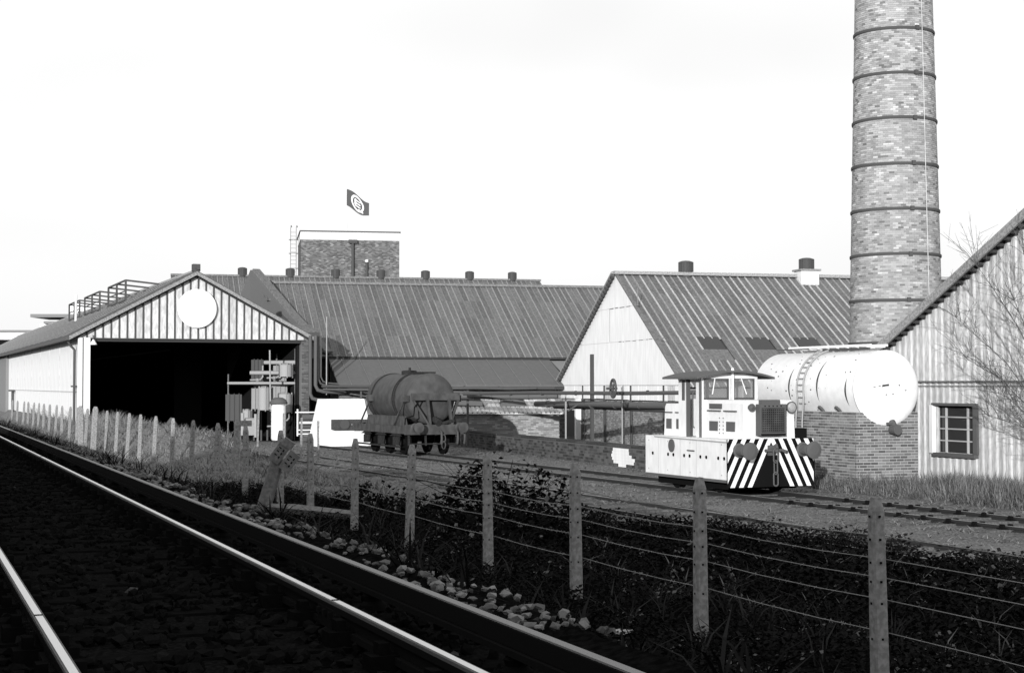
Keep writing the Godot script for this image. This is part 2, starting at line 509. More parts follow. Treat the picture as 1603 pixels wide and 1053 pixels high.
func build_siding() -> void:
	var tr := thing("siding_track", "half buried rusty siding track under the white locomotive", "track")
	tr.remove_meta("category"); tr.set_meta("kind", "structure")
	for q in [-0.75, 0.75]:
		var w := MB.new(); var h := MB.new()
		rail_profile(w, h, P(siding_d(6) + q, 0.0, 6), P(siding_d(66.5) + q, 0.0, 66.5))
		put("rail", meshed([[w, mats.rail_yard_shade], [h, mats.rail_top_yard]]), tr)
	var sl := MB.new()
	sl.box(Vector3.ZERO, Vector3(2.5, 0.13, 0.25))
	var slm := meshed([[sl, mats.sleeper_yard]])
	var ch := MB.new()
	ch.box(Vector3.ZERO, Vector3(0.32, 0.06, 0.16)); ch.box(Vector3(-0.09, 0.05, 0), Vector3(0.05, 0.09, 0.1)); ch.box(Vector3(0.09, 0.05, 0), Vector3(0.05, 0.09, 0.1))
	var chm := meshed([[ch, mats.black]])
	for i in 74:
		var s := 10.0 + i * 0.76
		var o := put("sleeper", slm, tr, Transform3D(Basis(Vector3.UP, 0.038 + rng.randf_range(-0.03, 0.03)), P(siding_d(s), -0.13 - 0.02 * sm(28.0, 34.0, s) + rng.randf_range(-0.012, 0.008), s)))
		if s < 31.0:
			for q in [-0.75, 0.75]: put("rail_chair", chm, o, Transform3D(Basis.IDENTITY, Vector3(q, 0.06, 0)))
	# second road, nearer the fence, sunk in the dirt
	var t2 := thing("overgrown_track", "second rusty track almost buried between the siding and the fence", "track")
	t2.remove_meta("category"); t2.set_meta("kind", "structure")
	for q in [-0.75, 0.75]:
		var w := MB.new(); var h := MB.new()
		rail_profile(w, h, P(15.6 + q, -0.03, 6), P(13.9 + q, -0.03, 60))
		put("rail", meshed([[w, mats.rail_yard_shade], [h, mats.rail_top_yard]]), t2)
	for i in 60:
		var s := 10.0 + i * 0.78
		var o := put("sleeper", slm, t2, Transform3D(Basis(Vector3.UP, 0.03), P(15.6 - 0.0315 * (s - 6.0), -0.15 + rng.randf_range(-0.02, 0.015), s)))

# ------------------------------------------------------------------ plants
func tuft_mesh(m: Material, blades: int, sd: int, lean := 0.6, width := 0.012) -> ArrayMesh:
	var r := RandomNumberGenerator.new(); r.seed = sd
	var b := MB.new()
	for i in blades:
		var a := r.randf() * TAU
		var o := Vector3(cos(a), 0, sin(a)) * r.randf() * 0.12
		var d := Vector3(cos(a + r.randf()), 0, sin(a + r.randf())) * r.randf_range(0.1, lean)
		var h := r.randf_range(0.5, 1.0)
		var side := Vector3(-d.z, 0, d.x).normalized() * width * r.randf_range(0.8, 1.6)
		var mid := o + d * 0.35 + Vector3.UP * h * 0.6
		b.quad(o - side, o + side, mid + side * 0.8, mid - side * 0.8)
		b.tri(mid - side * 0.8, mid + side * 0.8, o + d + Vector3.UP * h)
	return meshed([[b, m]])

func leaf_mesh(m: Material, leaves: int, sd: int) -> ArrayMesh:
	var r := RandomNumberGenerator.new(); r.seed = sd
	var b := MB.new()
	for i in leaves:
		var p := Vector3(r.randf() - 0.5, r.randf() * 0.9, r.randf() - 0.5) * 0.9
		var q := Basis.from_euler(Vector3(r.randf_range(-0.9, 0.9), r.randf() * TAU, r.randf_range(-0.7, 0.7)))
		var l := r.randf_range(0.14, 0.3)
		b.quad(p, p + q * Vector3(l * 0.35, 0.02, l * 0.5), p + q * Vector3(0, 0, l), p + q * Vector3(-l * 0.35, 0.02, l * 0.5))
	return meshed([[b, m]])

func build_plants() -> void:
	var xs := []; var cs := []
	for i in 45000:                                 # bramble and dead leaves over the bank, its shade put into their colour
		var s := 4.0 + pow(rng.randf(), 1.25) * 60.0
		var d := rng.randf_range(3.3, 15.5)
		if shade_mask(d, s) < 0.5: continue
		if d < 4.1 and s < 34 and rng.randf() < 0.93: continue
		var k := rng.randf_range(0.1, 0.24) * (1.0 if d > 5 else 0.7) * (1.0 + 0.5 * sm(8.0, 12.0, d))
		xs.append(Transform3D(Basis(Vector3.UP, rng.randf() * TAU).scaled(Vector3(k, k * rng.randf_range(0.6, 1.2), k)), P(d, ground_h(d, s) - 0.02, s)))
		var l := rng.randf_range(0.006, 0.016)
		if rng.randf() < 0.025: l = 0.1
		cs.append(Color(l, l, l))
	tag(many("undergrowth", leaf_mesh(mats.leaf_dark, 12, 2), xs, cs), "black tangled brambles and dead leaves covering the bank, blackened to stand for shade", "brambles")
	xs = []; cs = []
	for i in 30000:                                 # dry grass: thick on the left bank, thin over the yard, wispy in the dark
		var s := 4.0 + rng.randf() * 96.0
		var d := rng.randf_range(3.3, 26.0)
		var k := shade_mask(d, s)
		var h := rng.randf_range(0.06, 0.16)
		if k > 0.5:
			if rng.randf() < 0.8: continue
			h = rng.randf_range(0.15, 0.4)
		elif d > 12:
			if rng.randf() < 0.45 or absf(d - siding_d(s)) < 0.9: continue
			h *= 0.6
		else: h = rng.randf_range(0.1, 0.32) * (1.0 + 0.8 * sm(58.0, 66.0, s))
		xs.append(Transform3D(Basis(Vector3.UP, rng.randf() * TAU).scaled(Vector3(0.7, h, 0.7)), P(d, ground_h(d, s) - 0.01, s)))
		var l := rng.randf_range(0.14, 0.24) if k < 0.5 else rng.randf_range(0.008, 0.03)  # blades inside the mask are coloured darker to stand for shade
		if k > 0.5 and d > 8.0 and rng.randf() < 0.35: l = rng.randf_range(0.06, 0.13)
		cs.append(Color(l, l, l))
	tag(many("grass", tuft_mesh(mats.grass_dry, 7, 5), xs, cs), "dry grey grass on the left bank and across the siding yard", "grass")
	xs = []; cs = []
	for i in 2600:                                  # tall pale grass at the foot of the pier and the corrugated wall
		var s := rng.randf_range(26.0, 41.0)
		var d := rng.randf_range(22.2, 25.9)
		if s > 34.4 and d > 22.95: continue
		var h := rng.randf_range(0.2, 0.62) * (0.55 + 0.45 * sm(22.2, 23.0, d))
		xs.append(Transform3D(Basis(Vector3.UP, rng.randf() * TAU).scaled(Vector3(0.8, h, 0.8)), P(d, -0.1, s)))
		var l := rng.randf_range(0.06, 0.2)
		cs.append(Color(l, l, l))
	tag(many("tall_grass", tuft_mesh(mats.grass_dry, 9, 6, 0.5, 0.008), xs, cs), "tall pale grass at the foot of the pier and corrugated shed", "grass")
	# dark bush beyond the fence
	shrub("bush", "black leafy bush beyond the fence, in front of the overgrown track", P(9.6, 0.0, 25.0), 1.15, 1.7, 3000, 7)
	shrub("bush", "low black bush between the split fence post and the big leafy bush", P(8.6, 0.05, 22.4), 0.6, 1.2, 1200, 8)
	shrub("bush", "dark ragged weeds rising behind the post beside the leaning board", P(8.3, 0.12, 28.0), 0.55, 1.4, 1100, 9)

func shrub(called: String, label: String, at: Vector3, high: float, wide: float, count: int, sd: int) -> void:
	var r := RandomNumberGenerator.new(); r.seed = sd
	var t := thing(called, label, "bush", at)
	var stems := MB.new(); var leaves := MB.new()
	for i in 26:
		var a := r.randf() * TAU
		var tip := Vector3(cos(a) * wide * r.randf(), high * r.randf_range(0.6, 1.15), sin(a) * wide * r.randf())
		stems.path([Vector3(cos(a), 0, sin(a)) * 0.12, tip * Vector3(0.4, 0.55, 0.4), tip], 0.012, 4, false, 0.003)
	for i in count:
		var a := r.randf() * TAU; var q := sqrt(r.randf())
		var y := r.randf()
		var p := Vector3(cos(a) * q * wide * (1.0 - 0.5 * y * y), y * high * (1.05 - 0.35 * q + 0.25 * sin(a * 3.0)), sin(a) * q * wide)
		var bs := Basis.from_euler(Vector3(r.randf_range(-1.0, 1.0), r.randf() * TAU, r.randf_range(-0.8, 0.8)))
		var l := r.randf_range(0.05, 0.12)
		var g := r.randf_range(0.006, 0.014)
		if r.randf() < 0.04: g = 0.12
		leaves.col = Color(g, g, g)
		leaves.quad(p, p + bs * Vector3(l * 0.4, 0.01, l * 0.5), p + bs * Vector3(0, 0, l), p + bs * Vector3(-l * 0.4, 0.01, l * 0.5))
	part("stems", stems, mats.bark_dark, t)
	stuff(part("foliage", leaves, mats.leaf_dark, t))

func bare_tree() -> void:
	var t := thing("bare_shrub", "leafless branching shrub in front of the corrugated wall beside its window", "shrub", P(24.5, -0.1, 28.2))
	var r := RandomNumberGenerator.new(); r.seed = 91
	var limbs := MB.new(); var twigs := MB.new()
	var heads := [[Vector3(0.3, 4.3, -4.6), 0.04], [Vector3(-0.2, 5.5, -3.2), 0.045], [Vector3(0.4, 3.3, -4.4), 0.035], [Vector3(0.3, 2.5, -3.2), 0.03], [Vector3(-0.1, 5.6, -1.6), 0.04], [Vector3(0.5, 1.9, -3.6), 0.025], [Vector3(0.1, 4.6, -2.2), 0.03]]
	for h in heads:
		var tip: Vector3 = h[0]
		var pts := []
		var bend := Vector3(r.randf_range(-0.2, 0.2), 0.25, r.randf_range(-0.1, 0.5))
		for i in 9:
			var u := i / 8.0
			pts.append(tip * Vector3(u, pow(u, 0.85), pow(u, 1.25)) + bend * sin(u * PI) + Vector3(r.randf_range(-1, 1), r.randf_range(-1, 1), r.randf_range(-1, 1)) * 0.05)
		limbs.path(pts, h[1] * 0.55, 6, false, 0.005)
		for i in range(2, 9):
			for k in 6:
				var o: Vector3 = pts[i] + (pts[mini(i + 1, 8)] - pts[i]) * r.randf()
				var dir := (tip.normalized() * 0.7 + Vector3(r.randf_range(-0.7, 0.7), r.randf_range(-0.4, 0.9), r.randf_range(-1.0, 0.6))).normalized()
				var l := r.randf_range(0.4, 1.3)
				var e := o + dir * l
				twigs.path([o, o + dir * l * 0.5 + Vector3(0, 0.06, 0), e], 0.007, 4, false, 0.003)
				for q in 3:
					var o2 := o.lerp(e, r.randf_range(0.3, 0.95))
					var d2 := (dir + Vector3(r.randf_range(-0.8, 0.8), r.randf_range(-0.8, 0.8), r.randf_range(-0.8, 0.8))).normalized()
					twigs.tube(o2, o2 + d2 * r.randf_range(0.15, 0.5), 0.0045, 3, 0.002)
	part("limbs", limbs, mats.twig, t)
	stuff(part("twigs", twigs, mats.twig, t))

# ------------------------------------------------------------------ lineside fence
var post_s := [10.04, 12.82, 15.6, 18.25, 21.4, 24.2, 26.95, 29.2, 32.3, 35.4, 38.5, 41.2, 44.2, 46.8, 49.3, 51.8, 54.2, 57.2, 60.0, 62.8, 65.5, 68.3, 71.0, 73.8, 76.5, 79.3, 82.0, 85.0, 88.0, 92.0, 96.0]

func post_mesh(m: Material, w: float, h: float) -> ArrayMesh:
	var b := MB.new()
	var k := w / 2.0
	var prof := [Vector2(k, 0), Vector2(k * 0.86, h - 0.1), Vector2(k * 0.5, h), Vector2(0, h + 0.005)]
	for i in 3:
		var p: Vector2 = prof[i]; var q: Vector2 = prof[i + 1]
		for j in 8:                                     # chamfered square
			var cs := [Vector2(1, -0.75), Vector2(1, 0.75), Vector2(0.75, 1), Vector2(-0.75, 1), Vector2(-1, 0.75), Vector2(-1, -0.75), Vector2(-0.75, -1), Vector2(0.75, -1)]
			var a: Vector2 = cs[j]; var c: Vector2 = cs[(j + 1) % 8]
			b.quad(Vector3(c.x * p.x, p.y, c.y * p.x), Vector3(a.x * p.x, p.y, a.y * p.x), Vector3(a.x * q.x, q.y, a.y * q.x), Vector3(c.x * q.x, q.y, c.y * q.x))
	return meshed([[b, m]])

func build_fence() -> void:
	var f := thing("post_and_wire_fence", "long lineside fence of concrete posts strung with sagging wires", "fence")
	var pm := post_mesh(mats.concrete_post, 0.115, 1.46)
	var holes := MB.new()
	for h in [0.42, 0.68, 0.84, 0.98, 1.15, 1.32]:
		holes.box(Vector3(0, h, 0.05), Vector3(0.016, 0.016, 0.02)); holes.box(Vector3(-0.05, h, 0), Vector3(0.02, 0.016, 0.016))
	var hm := meshed([[holes, mats.black]])
	var tops := []
	for i in post_s.size():
		var s: float = post_s[i]
		var lean: float = [0.012, 0.02, 0.006, 0.0, 0.05, 0.02, 0.0, 0.005, 0.01][i] if i < 9 else rng.randf_range(0.03, 0.1)
		var bs := Basis(Vector3.FORWARD, -lean * 0.4) * Basis(Vector3.RIGHT, -rng.randf_range(-0.02, 0.05)) * Basis(Vector3.UP, rng.randf_range(-0.12, 0.12))
		bs = Basis(Vector3(0.36, 0, -0.93).normalized(), lean) * bs
		var base := P(6.88, 0.24, s)
		var o := put("concrete_post", pm, f, Transform3D(bs, base))
		if s < 42: put("bolt_hole", hm, o)
		tops.append([base, bs])
	for h in [0.46, 0.7, 0.86, 1.0, 1.17]:
		var pts := []
		for i in tops.size():
			if i == 0: pts.append(P(6.93, 0.24 + h, 4.0))
			var p: Vector3 = tops[i][0] + tops[i][1] * Vector3(0, h, 0) + Vector3(0.07, 0, 0)
			if i > 0:
				var a: Vector3 = pts[-1]
				for q in [0.33, 0.66]: pts.append(a.lerp(p, q) - Vector3(0, 0.012 + 0.008 * h, 0))
			pts.append(p)
			if tops[i][0].z < -62.0: break
		var w := MB.new()
		w.path(pts, 0.0042, 4)
		# barbs and dead bindweed twisted along the strand
		for k in 260:
			var j := rng.randi() % (pts.size() / 2)
			var a: Vector3 = pts[j].lerp(pts[j + 1], rng.randf())
			var d := Vector3(rng.randf_range(-1, 1), rng.randf_range(-1, 1), rng.randf_range(-1, 1)).normalized() * 0.018
			w.tube(a - d, a + d, 0.0028, 3)
		part("wire", w, mats.wire, f)
	# the straining pair at the bright end of the run
	var thick := post_mesh(mats.concrete_post, 0.2, 1.55)
	for e in [[P(6.2, 0.3, 55.2), -0.02], [P(6.35, 0.3, 53.2), 0.05]]:
		var o := put("straining_post", thick, f, Transform3D(Basis(Vector3(0.36, 0, -0.93).normalized(), e[1]), e[0]))
	for e in [[P(10.2, 0.75, 46.2), 0.03], [P(10.6, 0.6, 44.6), 0.0], [P(10.7, 0.5, 43.0), 0.02], [P(11.3, 0.4, 43.4), -0.01]]:
		var st := MB.new()
		st.beam(Vector3.ZERO, Vector3(e[1], 1.15, 0), 0.05, 0.05)
		var o := part("thin_stake", st, mats.concrete_post, f)
		o.position = e[0]
	# leaning post with two boards
	var l := thing("leaning_board_post", "leaning thick concrete post carrying two tilted boxy boards with dark marks", "post", P(6.1, 0.2, 27.4))
	var up := Vector3(-0.32, 1.62, 1.85) * 0.75
	var bs := Basis(Vector3(0.93, 0, 0.37).normalized(), 0.0)
	var ax := Vector3(0.27, 1.0, 0.12).normalized()
	var xx := Vector3(0.93, 0, 0.37); xx = (xx - ax * xx.dot(ax)).normalized()
	bs = Basis(xx, ax, xx.cross(ax))
	put("post", post_mesh(mats.concrete_old, 0.24, 1.15), l, Transform3D(bs, Vector3.ZERO))
	for e in [[Vector3(0.0, 1.22, 0.1), 0.12], [Vector3(0.22, 1.13, 0.16), -0.06]]:
		var bb := bs * Basis(Vector3.FORWARD, 0.35)
		var bd := MB.new(); bd.box(Vector3.ZERO, Vector3(0.2, 0.36, 0.07))
		var o := part("board", bd, mats.concrete_old, l)
		o.transform = Transform3D(bb, bs * e[0])
		var fr := MB.new()
		for k in 3:
			fr.box(Vector3(-0.035, 0.09 - k * 0.07, 0.038), Vector3(0.05, 0.018, 0.006)); fr.box(Vector3(0.04, 0.08 - k * 0.07, 0.038), Vector3(0.025, 0.04, 0.006))
		part("dark_mark", fr, mats.black, o)
	var tb := MB.new()
	tb.box(bs * Vector3(0.1, 1.42, 0.1), Vector3(0.2, 0.14, 0.12), bs * Basis(Vector3.FORWARD, 0.3))
	part("cap_block", tb, mats.concrete_old, l)
	# bracket post
	var br := thing("bracket_post", "concrete post with a short horizontal arm at its head behind the fence", "post", P(7.6, 0.24, 36.6))
	put("post", post_mesh(mats.concrete_post, 0.14, 1.5), br)
	var arm := MB.new(); arm.box(Vector3(0.16, 1.42, -0.02), Vector3(0.36, 0.13, 0.1)); part("arm", arm, mats.concrete_post, br)

# ------------------------------------------------------------------ brick
func brick_mesh(m: Material, size: Vector3) -> ArrayMesh:
	var b := MB.new()
	b.box(Vector3.ZERO, size)
	return meshed([[b, m]])

# stretcher courses over a flat face: local x 0..len, y from lo to hi, proud of z = 0
func brickwork(parent: Node, from: Transform3D, length: float, lo: float, hi: float, tones: Vector2, sd: int, bw := 0.225, bh := 0.075) -> void:
	var r := RandomNumberGenerator.new(); r.seed = sd
	var xs := []; var cs := []
	var row := 0
	var y := lo + bh / 2
	while y + bh / 2 <= hi + 0.001:
		var x := -bw / 2 if row % 2 else 0.0
		while x < length - 0.03:
			var a := maxf(x, 0.0); var z := minf(x + bw, length)
			if z - a > 0.04:
				xs.append(from * Transform3D(Basis.IDENTITY.scaled(Vector3((z - a - 0.012) / (bw - 0.012), 1, 1)), Vector3((a + z) / 2, y, -0.032 + r.randf_range(-0.003, 0.003))))
				var l := lerpf(tones.x, tones.y, pow(r.randf(), 1.3))
				cs.append(Color(l, l, l))
			x += bw
		y += bh; row += 1
	many("brickwork", brick_mesh(mats.brick, Vector3(bw - 0.016, bh - 0.016, 0.04)), xs, cs, parent)

func wall_box(parent: Node, called: String, lo: Vector3, hi: Vector3, m: Material) -> MeshInstance3D:
	var b := MB.new(); b.span(lo, hi)
	return part(called, b, m, parent)

# ------------------------------------------------------------------ roofs
# a sheet lies along local x (width) and -z (up the slope); one raised, paler crest along its edge
func sheet_mesh(w: float, l: float, pan: Material, crest: Material) -> ArrayMesh:
	var b := MB.new(); var c := MB.new()
	var rib := minf(0.075, w * 0.24)
	b.span(Vector3(0, -0.008, -l), Vector3(w - rib, 0.008, 0.04))
	var m := (w - rib) / 2.0
	b.prism(PackedVector2Array([Vector2(m - 0.03, 0.008), Vector2(m + 0.03, 0.008), Vector2(m + 0.015, 0.02), Vector2(m - 0.015, 0.02)]), l + 0.03, Transform3D(Basis.IDENTITY, Vector3(0, 0, -l)))
	c.prism(PackedVector2Array([Vector2(w - rib, -0.008), Vector2(w, -0.008), Vector2(w - rib * 0.25, 0.045), Vector2(w - rib * 0.75, 0.045)]), l + 0.05, Transform3D(Basis.IDENTITY, Vector3(0, 0, -l)))
	return meshed([[b, pan], [c, crest]])

func roof(parent: Node, tones: Array, crest: Array, x0: float, count: int, w: float, low: Vector2, high: Vector2, rows: int, start: Callable, skip: Callable) -> void:
	# low and high are (z, y) of the eave and the ridge in the parent's axes
	var run := high - low
	var l := run.length() / rows
	var pitch := atan2(run.y, -run.x)
	var meshes := []
	for t in tones.size():
		for c in crest: meshes.append(sheet_mesh(w, l + 0.1, mats[tones[t]], mats[c]))
	for j in rows:
		var p := low + run * (float(j) / rows)
		for i in count:
			var x := x0 + i * w
			if x < start.call(p.x - 0.5 * l): continue
			if skip.call(x + w * 0.5, j): continue
			var cr: int = (i * 7 + i / 3) % crest.size()
			if rng.randf() < 0.08: cr = rng.randi() % crest.size()
			put("roof_sheet", meshes[(rng.randi() % tones.size()) * crest.size() + cr], parent, Transform3D(Basis(Vector3.RIGHT, pitch + 0.004), Vector3(x, p.y + rng.randf_range(-0.003, 0.003) + 0.002 * (i % 3), p.x)))

func ventilator(parent: Node, at: Vector3, r: float, h: float, base: bool) -> void:
	var b := MB.new()
	b.lathe([Vector2(r * 0.8, -0.5), Vector2(r * 0.8, 0.06), Vector2(r, 0.06), Vector2(r, h), Vector2(r * 1.06, h), Vector2(r * 1.06, h + 0.05), Vector2(r * 0.6, h + 0.1), Vector2(0, h + 0.12)], 18)
	for i in 18:
		var a := TAU * i / 18
		b.box(Vector3(sin(a) * r, 0.06 + h / 2, cos(a) * r), Vector3(0.04, h - 0.04, 0.06), Basis(Vector3.UP, a))
	var o := part("roof_ventilator", b, mats.iron, parent)
	o.position = at

# ------------------------------------------------------------------ loading shed on the left
func build_shed() -> void:
	var t := thing("loading_shed", "long white clad loading shed with a wide black open end under a gable", "shed", P(8.2, -0.1, 74.3))
	var W := 10.4; var L := 105.0; var E := 5.05; var O := 4.8; var A := 7.86; var M := 5.25
	# side and back walls
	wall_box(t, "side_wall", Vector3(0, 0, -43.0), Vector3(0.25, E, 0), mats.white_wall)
	wall_box(t, "shaded_side_wall", Vector3(-0.2, 0, -L), Vector3(0.25, E, -43.0), mats.far_grey)  # far length coloured grey to stand for shadow on the wall
	var ml := MB.new()
	ml.beam(Vector3(-0.01, 2.35, -43), Vector3(-0.01, 2.35, 0), 0.03, 0.05); ml.beam(Vector3(-0.02, 0.35, -43), Vector3(-0.02, 0.35, 0), 0.05, 0.1)
	for i in 8: ml.beam(Vector3(-0.006, 0.0, -5.3 * i - 3.0), Vector3(-0.006, E, -5.3 * i - 3.0), 0.014, 0.03)
	part("wall_joints", ml, mats.panel_white_b, t)
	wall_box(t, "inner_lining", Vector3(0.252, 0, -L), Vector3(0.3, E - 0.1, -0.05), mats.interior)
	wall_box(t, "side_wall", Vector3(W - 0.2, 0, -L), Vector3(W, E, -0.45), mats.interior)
	wall_box(t, "back_wall", Vector3(0.3, 0, -L), Vector3(W - 0.2, A - 0.3, -L + 0.25), mats.interior_dark)
	wall_box(t, "floor", Vector3(0.3, -0.05, -L + 0.25), Vector3(W - 0.2, 0.03, -0.3), mats.interior_dark)
	# corner posts
	wall_box(t, "corner_post", Vector3(-0.04, 0, 0), Vector3(0.5, O, 0.14), mats.white_wall)
	var cp := MB.new(); cp.span(Vector3(0.16, 0, 0.14), Vector3(0.2, O, 0.16)); part("post_edge", cp, mats.iron_grey, t)
	wall_box(t, "brick_pier", Vector3(W - 0.1, 0, -0.4), Vector3(W + 0.28, 4.9, 0.02), mats.mortar_grey)
	brickwork(t, Transform3D(Basis.IDENTITY, Vector3(W - 0.1, 0, 0.046)), 0.38, 0.0, 4.85, Vector2(0.06, 0.16), 3)
	# gable panels with dark battens
	var pw := W / 29.0
	var top := func(x: float) -> float: return E + (A - E) * (1.0 - absf(x - M) / M)
	wall_box(t, "gable_backing", Vector3(0.3, O + 0.02, -0.12), Vector3(W - 0.2, E, -0.02), mats.interior_dark)
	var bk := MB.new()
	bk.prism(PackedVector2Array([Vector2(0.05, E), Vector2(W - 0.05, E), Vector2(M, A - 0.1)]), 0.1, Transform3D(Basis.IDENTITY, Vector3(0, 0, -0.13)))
	part("gable_backing", bk, mats.interior_dark, t)
	var tones := ["panel_white", "panel_white_b", "panel_white_c"]
	for i in 29:
		var a := i * pw; var z := a + pw
		var b := MB.new()
		var poly := PackedVector2Array([Vector2(a + 0.005, O), Vector2(z - 0.005, O)])
		poly.append(Vector2(z - 0.005, top.call(z) - 0.12))
		if a < M and z > M: poly.append(Vector2(M, A - 0.12))
		poly.append(Vector2(a + 0.005, top.call(a) - 0.12))
		b.prism(poly, 0.04 + rng.randf_range(0, 0.012))
		part("cladding_panel", b, mats[tones[rng.randi() % 3]], t)
		if i > 0:
			var bt := MB.new()
			bt.span(Vector3(a - 0.04, O - 0.03, 0.0), Vector3(a + 0.03, top.call(a) - 0.12, 0.085))
			part("batten", bt, mats.batten, t)
	wall_box(t, "lintel", Vector3(0, O - 0.16, -0.16), Vector3(W, O, -0.02), mats.verge_dark)
	wall_box(t, "drip_board", Vector3(-0.05, O - 0.05, 0.0), Vector3(W + 0.05, O, 0.1), mats.batten)
	# roof slabs, verges, ridge
	for sg in [-1.0, 1.0]:
		var e := Vector2(M + sg * (M + 0.45), E - (A - E) * 0.45 / M)
		var sl := MB.new()
		sl.prism(PackedVector2Array([e, Vector2(M, A), Vector2(M, A + 0.1), e + Vector2(0, 0.1)]), L + 0.35, Transform3D(Basis.IDENTITY, Vector3(0, 0, -L)))
		part("roof_slope", sl, mats.shed_roof, t)
		var vg := MB.new()
		vg.prism(PackedVector2Array([e + Vector2(0, -0.12), Vector2(M, A - 0.12), Vector2(M, A + 0.04), e + Vector2(0, 0.05)]), 0.06, Transform3D(Basis.IDENTITY, Vector3(0, 0, 0.355)))
		part("barge_board", vg, mats.verge, t)
		var v2 := MB.new()
		v2.prism(PackedVector2Array([e + Vector2(0, -0.2), Vector2(M, A - 0.2), Vector2(M, A - 0.13), e + Vector2(0, -0.13)]), 0.05, Transform3D(Basis.IDENTITY, Vector3(0, 0, 0.1)))
		part("gable_edge", v2, mats.verge_dark, t)
		for i in 34:
			var z := -L + 3.1 * i
			var rb := MB.new(); rb.beam(Vector3(e.x, e.y + 0.11, z), Vector3(M, A + 0.11, z), 0.07, 0.03)
			part("roof_seam", rb, mats.verge, t)
	var rc := MB.new(); rc.lathe([Vector2(0.12, -L), Vector2(0.12, 0.3)], 8, Transform3D(Basis(Vector3.RIGHT, PI / 2), Vector3(M, A + 0.06, 0)))
	part("ridge_cap", rc, mats.ridge_cap, t)
	var fb := MB.new()
	fb.box(Vector3(M, A + 0.23, 0.12), Vector3(0.34, 0.34, 0.4)); fb.tube(Vector3(M + 0.05, A + 0.22, 0.3), Vector3(M + 0.05, A + 0.22, 0.42), 0.1, 10)
	part("ridge_box", fb, mats.iron, t)
	# gutter and downpipe on the left wall
	var gt := MB.new(); gt.beam(Vector3(-0.5, E - 0.3, -L), Vector3(-0.5, E - 0.3, 0.3), 0.16, 0.14); part("gutter", gt, mats.iron_grey, t)
	var dp := MB.new()
	dp.path([Vector3(-0.45, E - 0.35, -0.5), Vector3(-0.3, E - 0.6, -0.5), Vector3(-0.12, E - 0.8, -0.5), Vector3(-0.12, 0, -0.5)], 0.06, 8)
	dp.box(Vector3(-0.12, 2.6, -0.5), Vector3(0.3, 0.07, 0.2))
	part("downpipe", dp, mats.iron, t)
	var dp2 := MB.new(); dp2.tube(Vector3(-0.16, 0, -37), Vector3(-0.16, 2.3, -37), 0.09, 8); dp2.box(Vector3(-0.16, 2.3, -37), Vector3(0.5, 0.1, 0.5)); part("standpipe", dp2, mats.iron, t)
	# bare rooflight frames on the left slope
	for e in [[9.6, 16.4], [20.2, 27.6], [30.4, 36.5]]:
		var f := MB.new()
		var ry := func(x: float) -> float: return E + 0.1 + (A - E) * x / M
		var x0 := 3.4; var y1: float = ry.call(x0) + 1.1
		var n := 2
		for k in n + 1:
			var z: float = -lerpf(e[0], e[1], float(k) / n)
			f.beam(Vector3(x0, ry.call(x0), z), Vector3(x0, y1, z), 0.1, 0.1)
			f.beam(Vector3(x0, y1, z), Vector3(M - 0.15, ry.call(M - 0.1), z), 0.09, 0.09)
		f.beam(Vector3(x0, y1, -e[0]), Vector3(x0, y1, -e[1]), 0.08, 0.08)
		f.beam(Vector3(x0, ry.call(x0) + 0.05, -e[0]), Vector3(x0, ry.call(x0) + 0.05, -e[1]), 0.1, 0.1)
		f.beam(Vector3(x0, ry.call(x0) + 0.55, -e[0]), Vector3(x0, ry.call(x0) + 0.55, -e[1]), 0.05, 0.05)
		part("rooflight_frame", f, mats.iron, t)
	# roof trusses just inside
	for k in 3:
		var z := -1.5 - k * 4.5
		var tr := MB.new()
		tr.beam(Vector3(0.3, E - 0.25, z), Vector3(W - 0.3, E - 0.25, z), 0.1, 0.1)
		tr.beam(Vector3(0.3, E - 0.2, z), Vector3(M, A - 0.25, z), 0.1, 0.12); tr.beam(Vector3(W - 0.3, E - 0.2, z), Vector3(M, A - 0.25, z), 0.1, 0.12)
		part("roof_truss", tr, mats.interior, t)
	# the round sign and the lamp
	var sg := thing("round_sign", "big round white sign board on the gable of the open shed", "sign", P(8.2 + M + 0.05, 6.1, 74.3 - 0.1))
	var d := MB.new()
	d.lathe([Vector2(0, -0.06), Vector2(0.88, -0.06), Vector2(0.9, -0.03), Vector2(0.9, 0.03), Vector2(0.86, 0.05), Vector2(0, 0.05)], 48, Transform3D(Basis(Vector3.RIGHT, PI / 2), Vector3(0, 0, 0.1)))
	part("disc", d, mats.white_sign, sg)
	part("letter", emblem_shape(0.55, 0.012, Vector3(0, 0, 0.155)), mats.white_sign_mark, sg)
	var la := thing("yard_lamp", "small white shaded lamp hung at the left corner of the shed opening", "lamp", P(8.2 + 0.62, 4.5, 74.3 - 0.25))
	var sh := MB.new()
	sh.lathe([Vector2(0.16, -0.12), Vector2(0.13, -0.03), Vector2(0.06, 0.06), Vector2(0.03, 0.12), Vector2(0, 0.12)], 14)
	part("lamp_shade", sh, mats.white_paint, la)
	var rod := MB.new(); rod.tube(Vector3(0, 0.1, 0), Vector3(0, 0.3, -0.15), 0.02, 6); part("bracket", rod, mats.iron, la)
	# canopy of sheeting and pipes against the right corner
	var cn := thing("corner_canopy", "small curved sheet canopy at the right hand eave of the open shed", "canopy", P(18.9, 4.9, 74.6))
	var c := MB.new()
	for i in 7:
		var a := i / 6.0
		c.box(Vector3(-0.2 + a * 0.15, 0.3 + 0.3 * sin(a * 1.5), -a * 2.0 + 0.1), Vector3(1.0, 0.04, 0.45), Basis(Vector3.RIGHT, 0.35 * (1.0 - a)))
	part("sheet", c, mats.roof_2, cn)
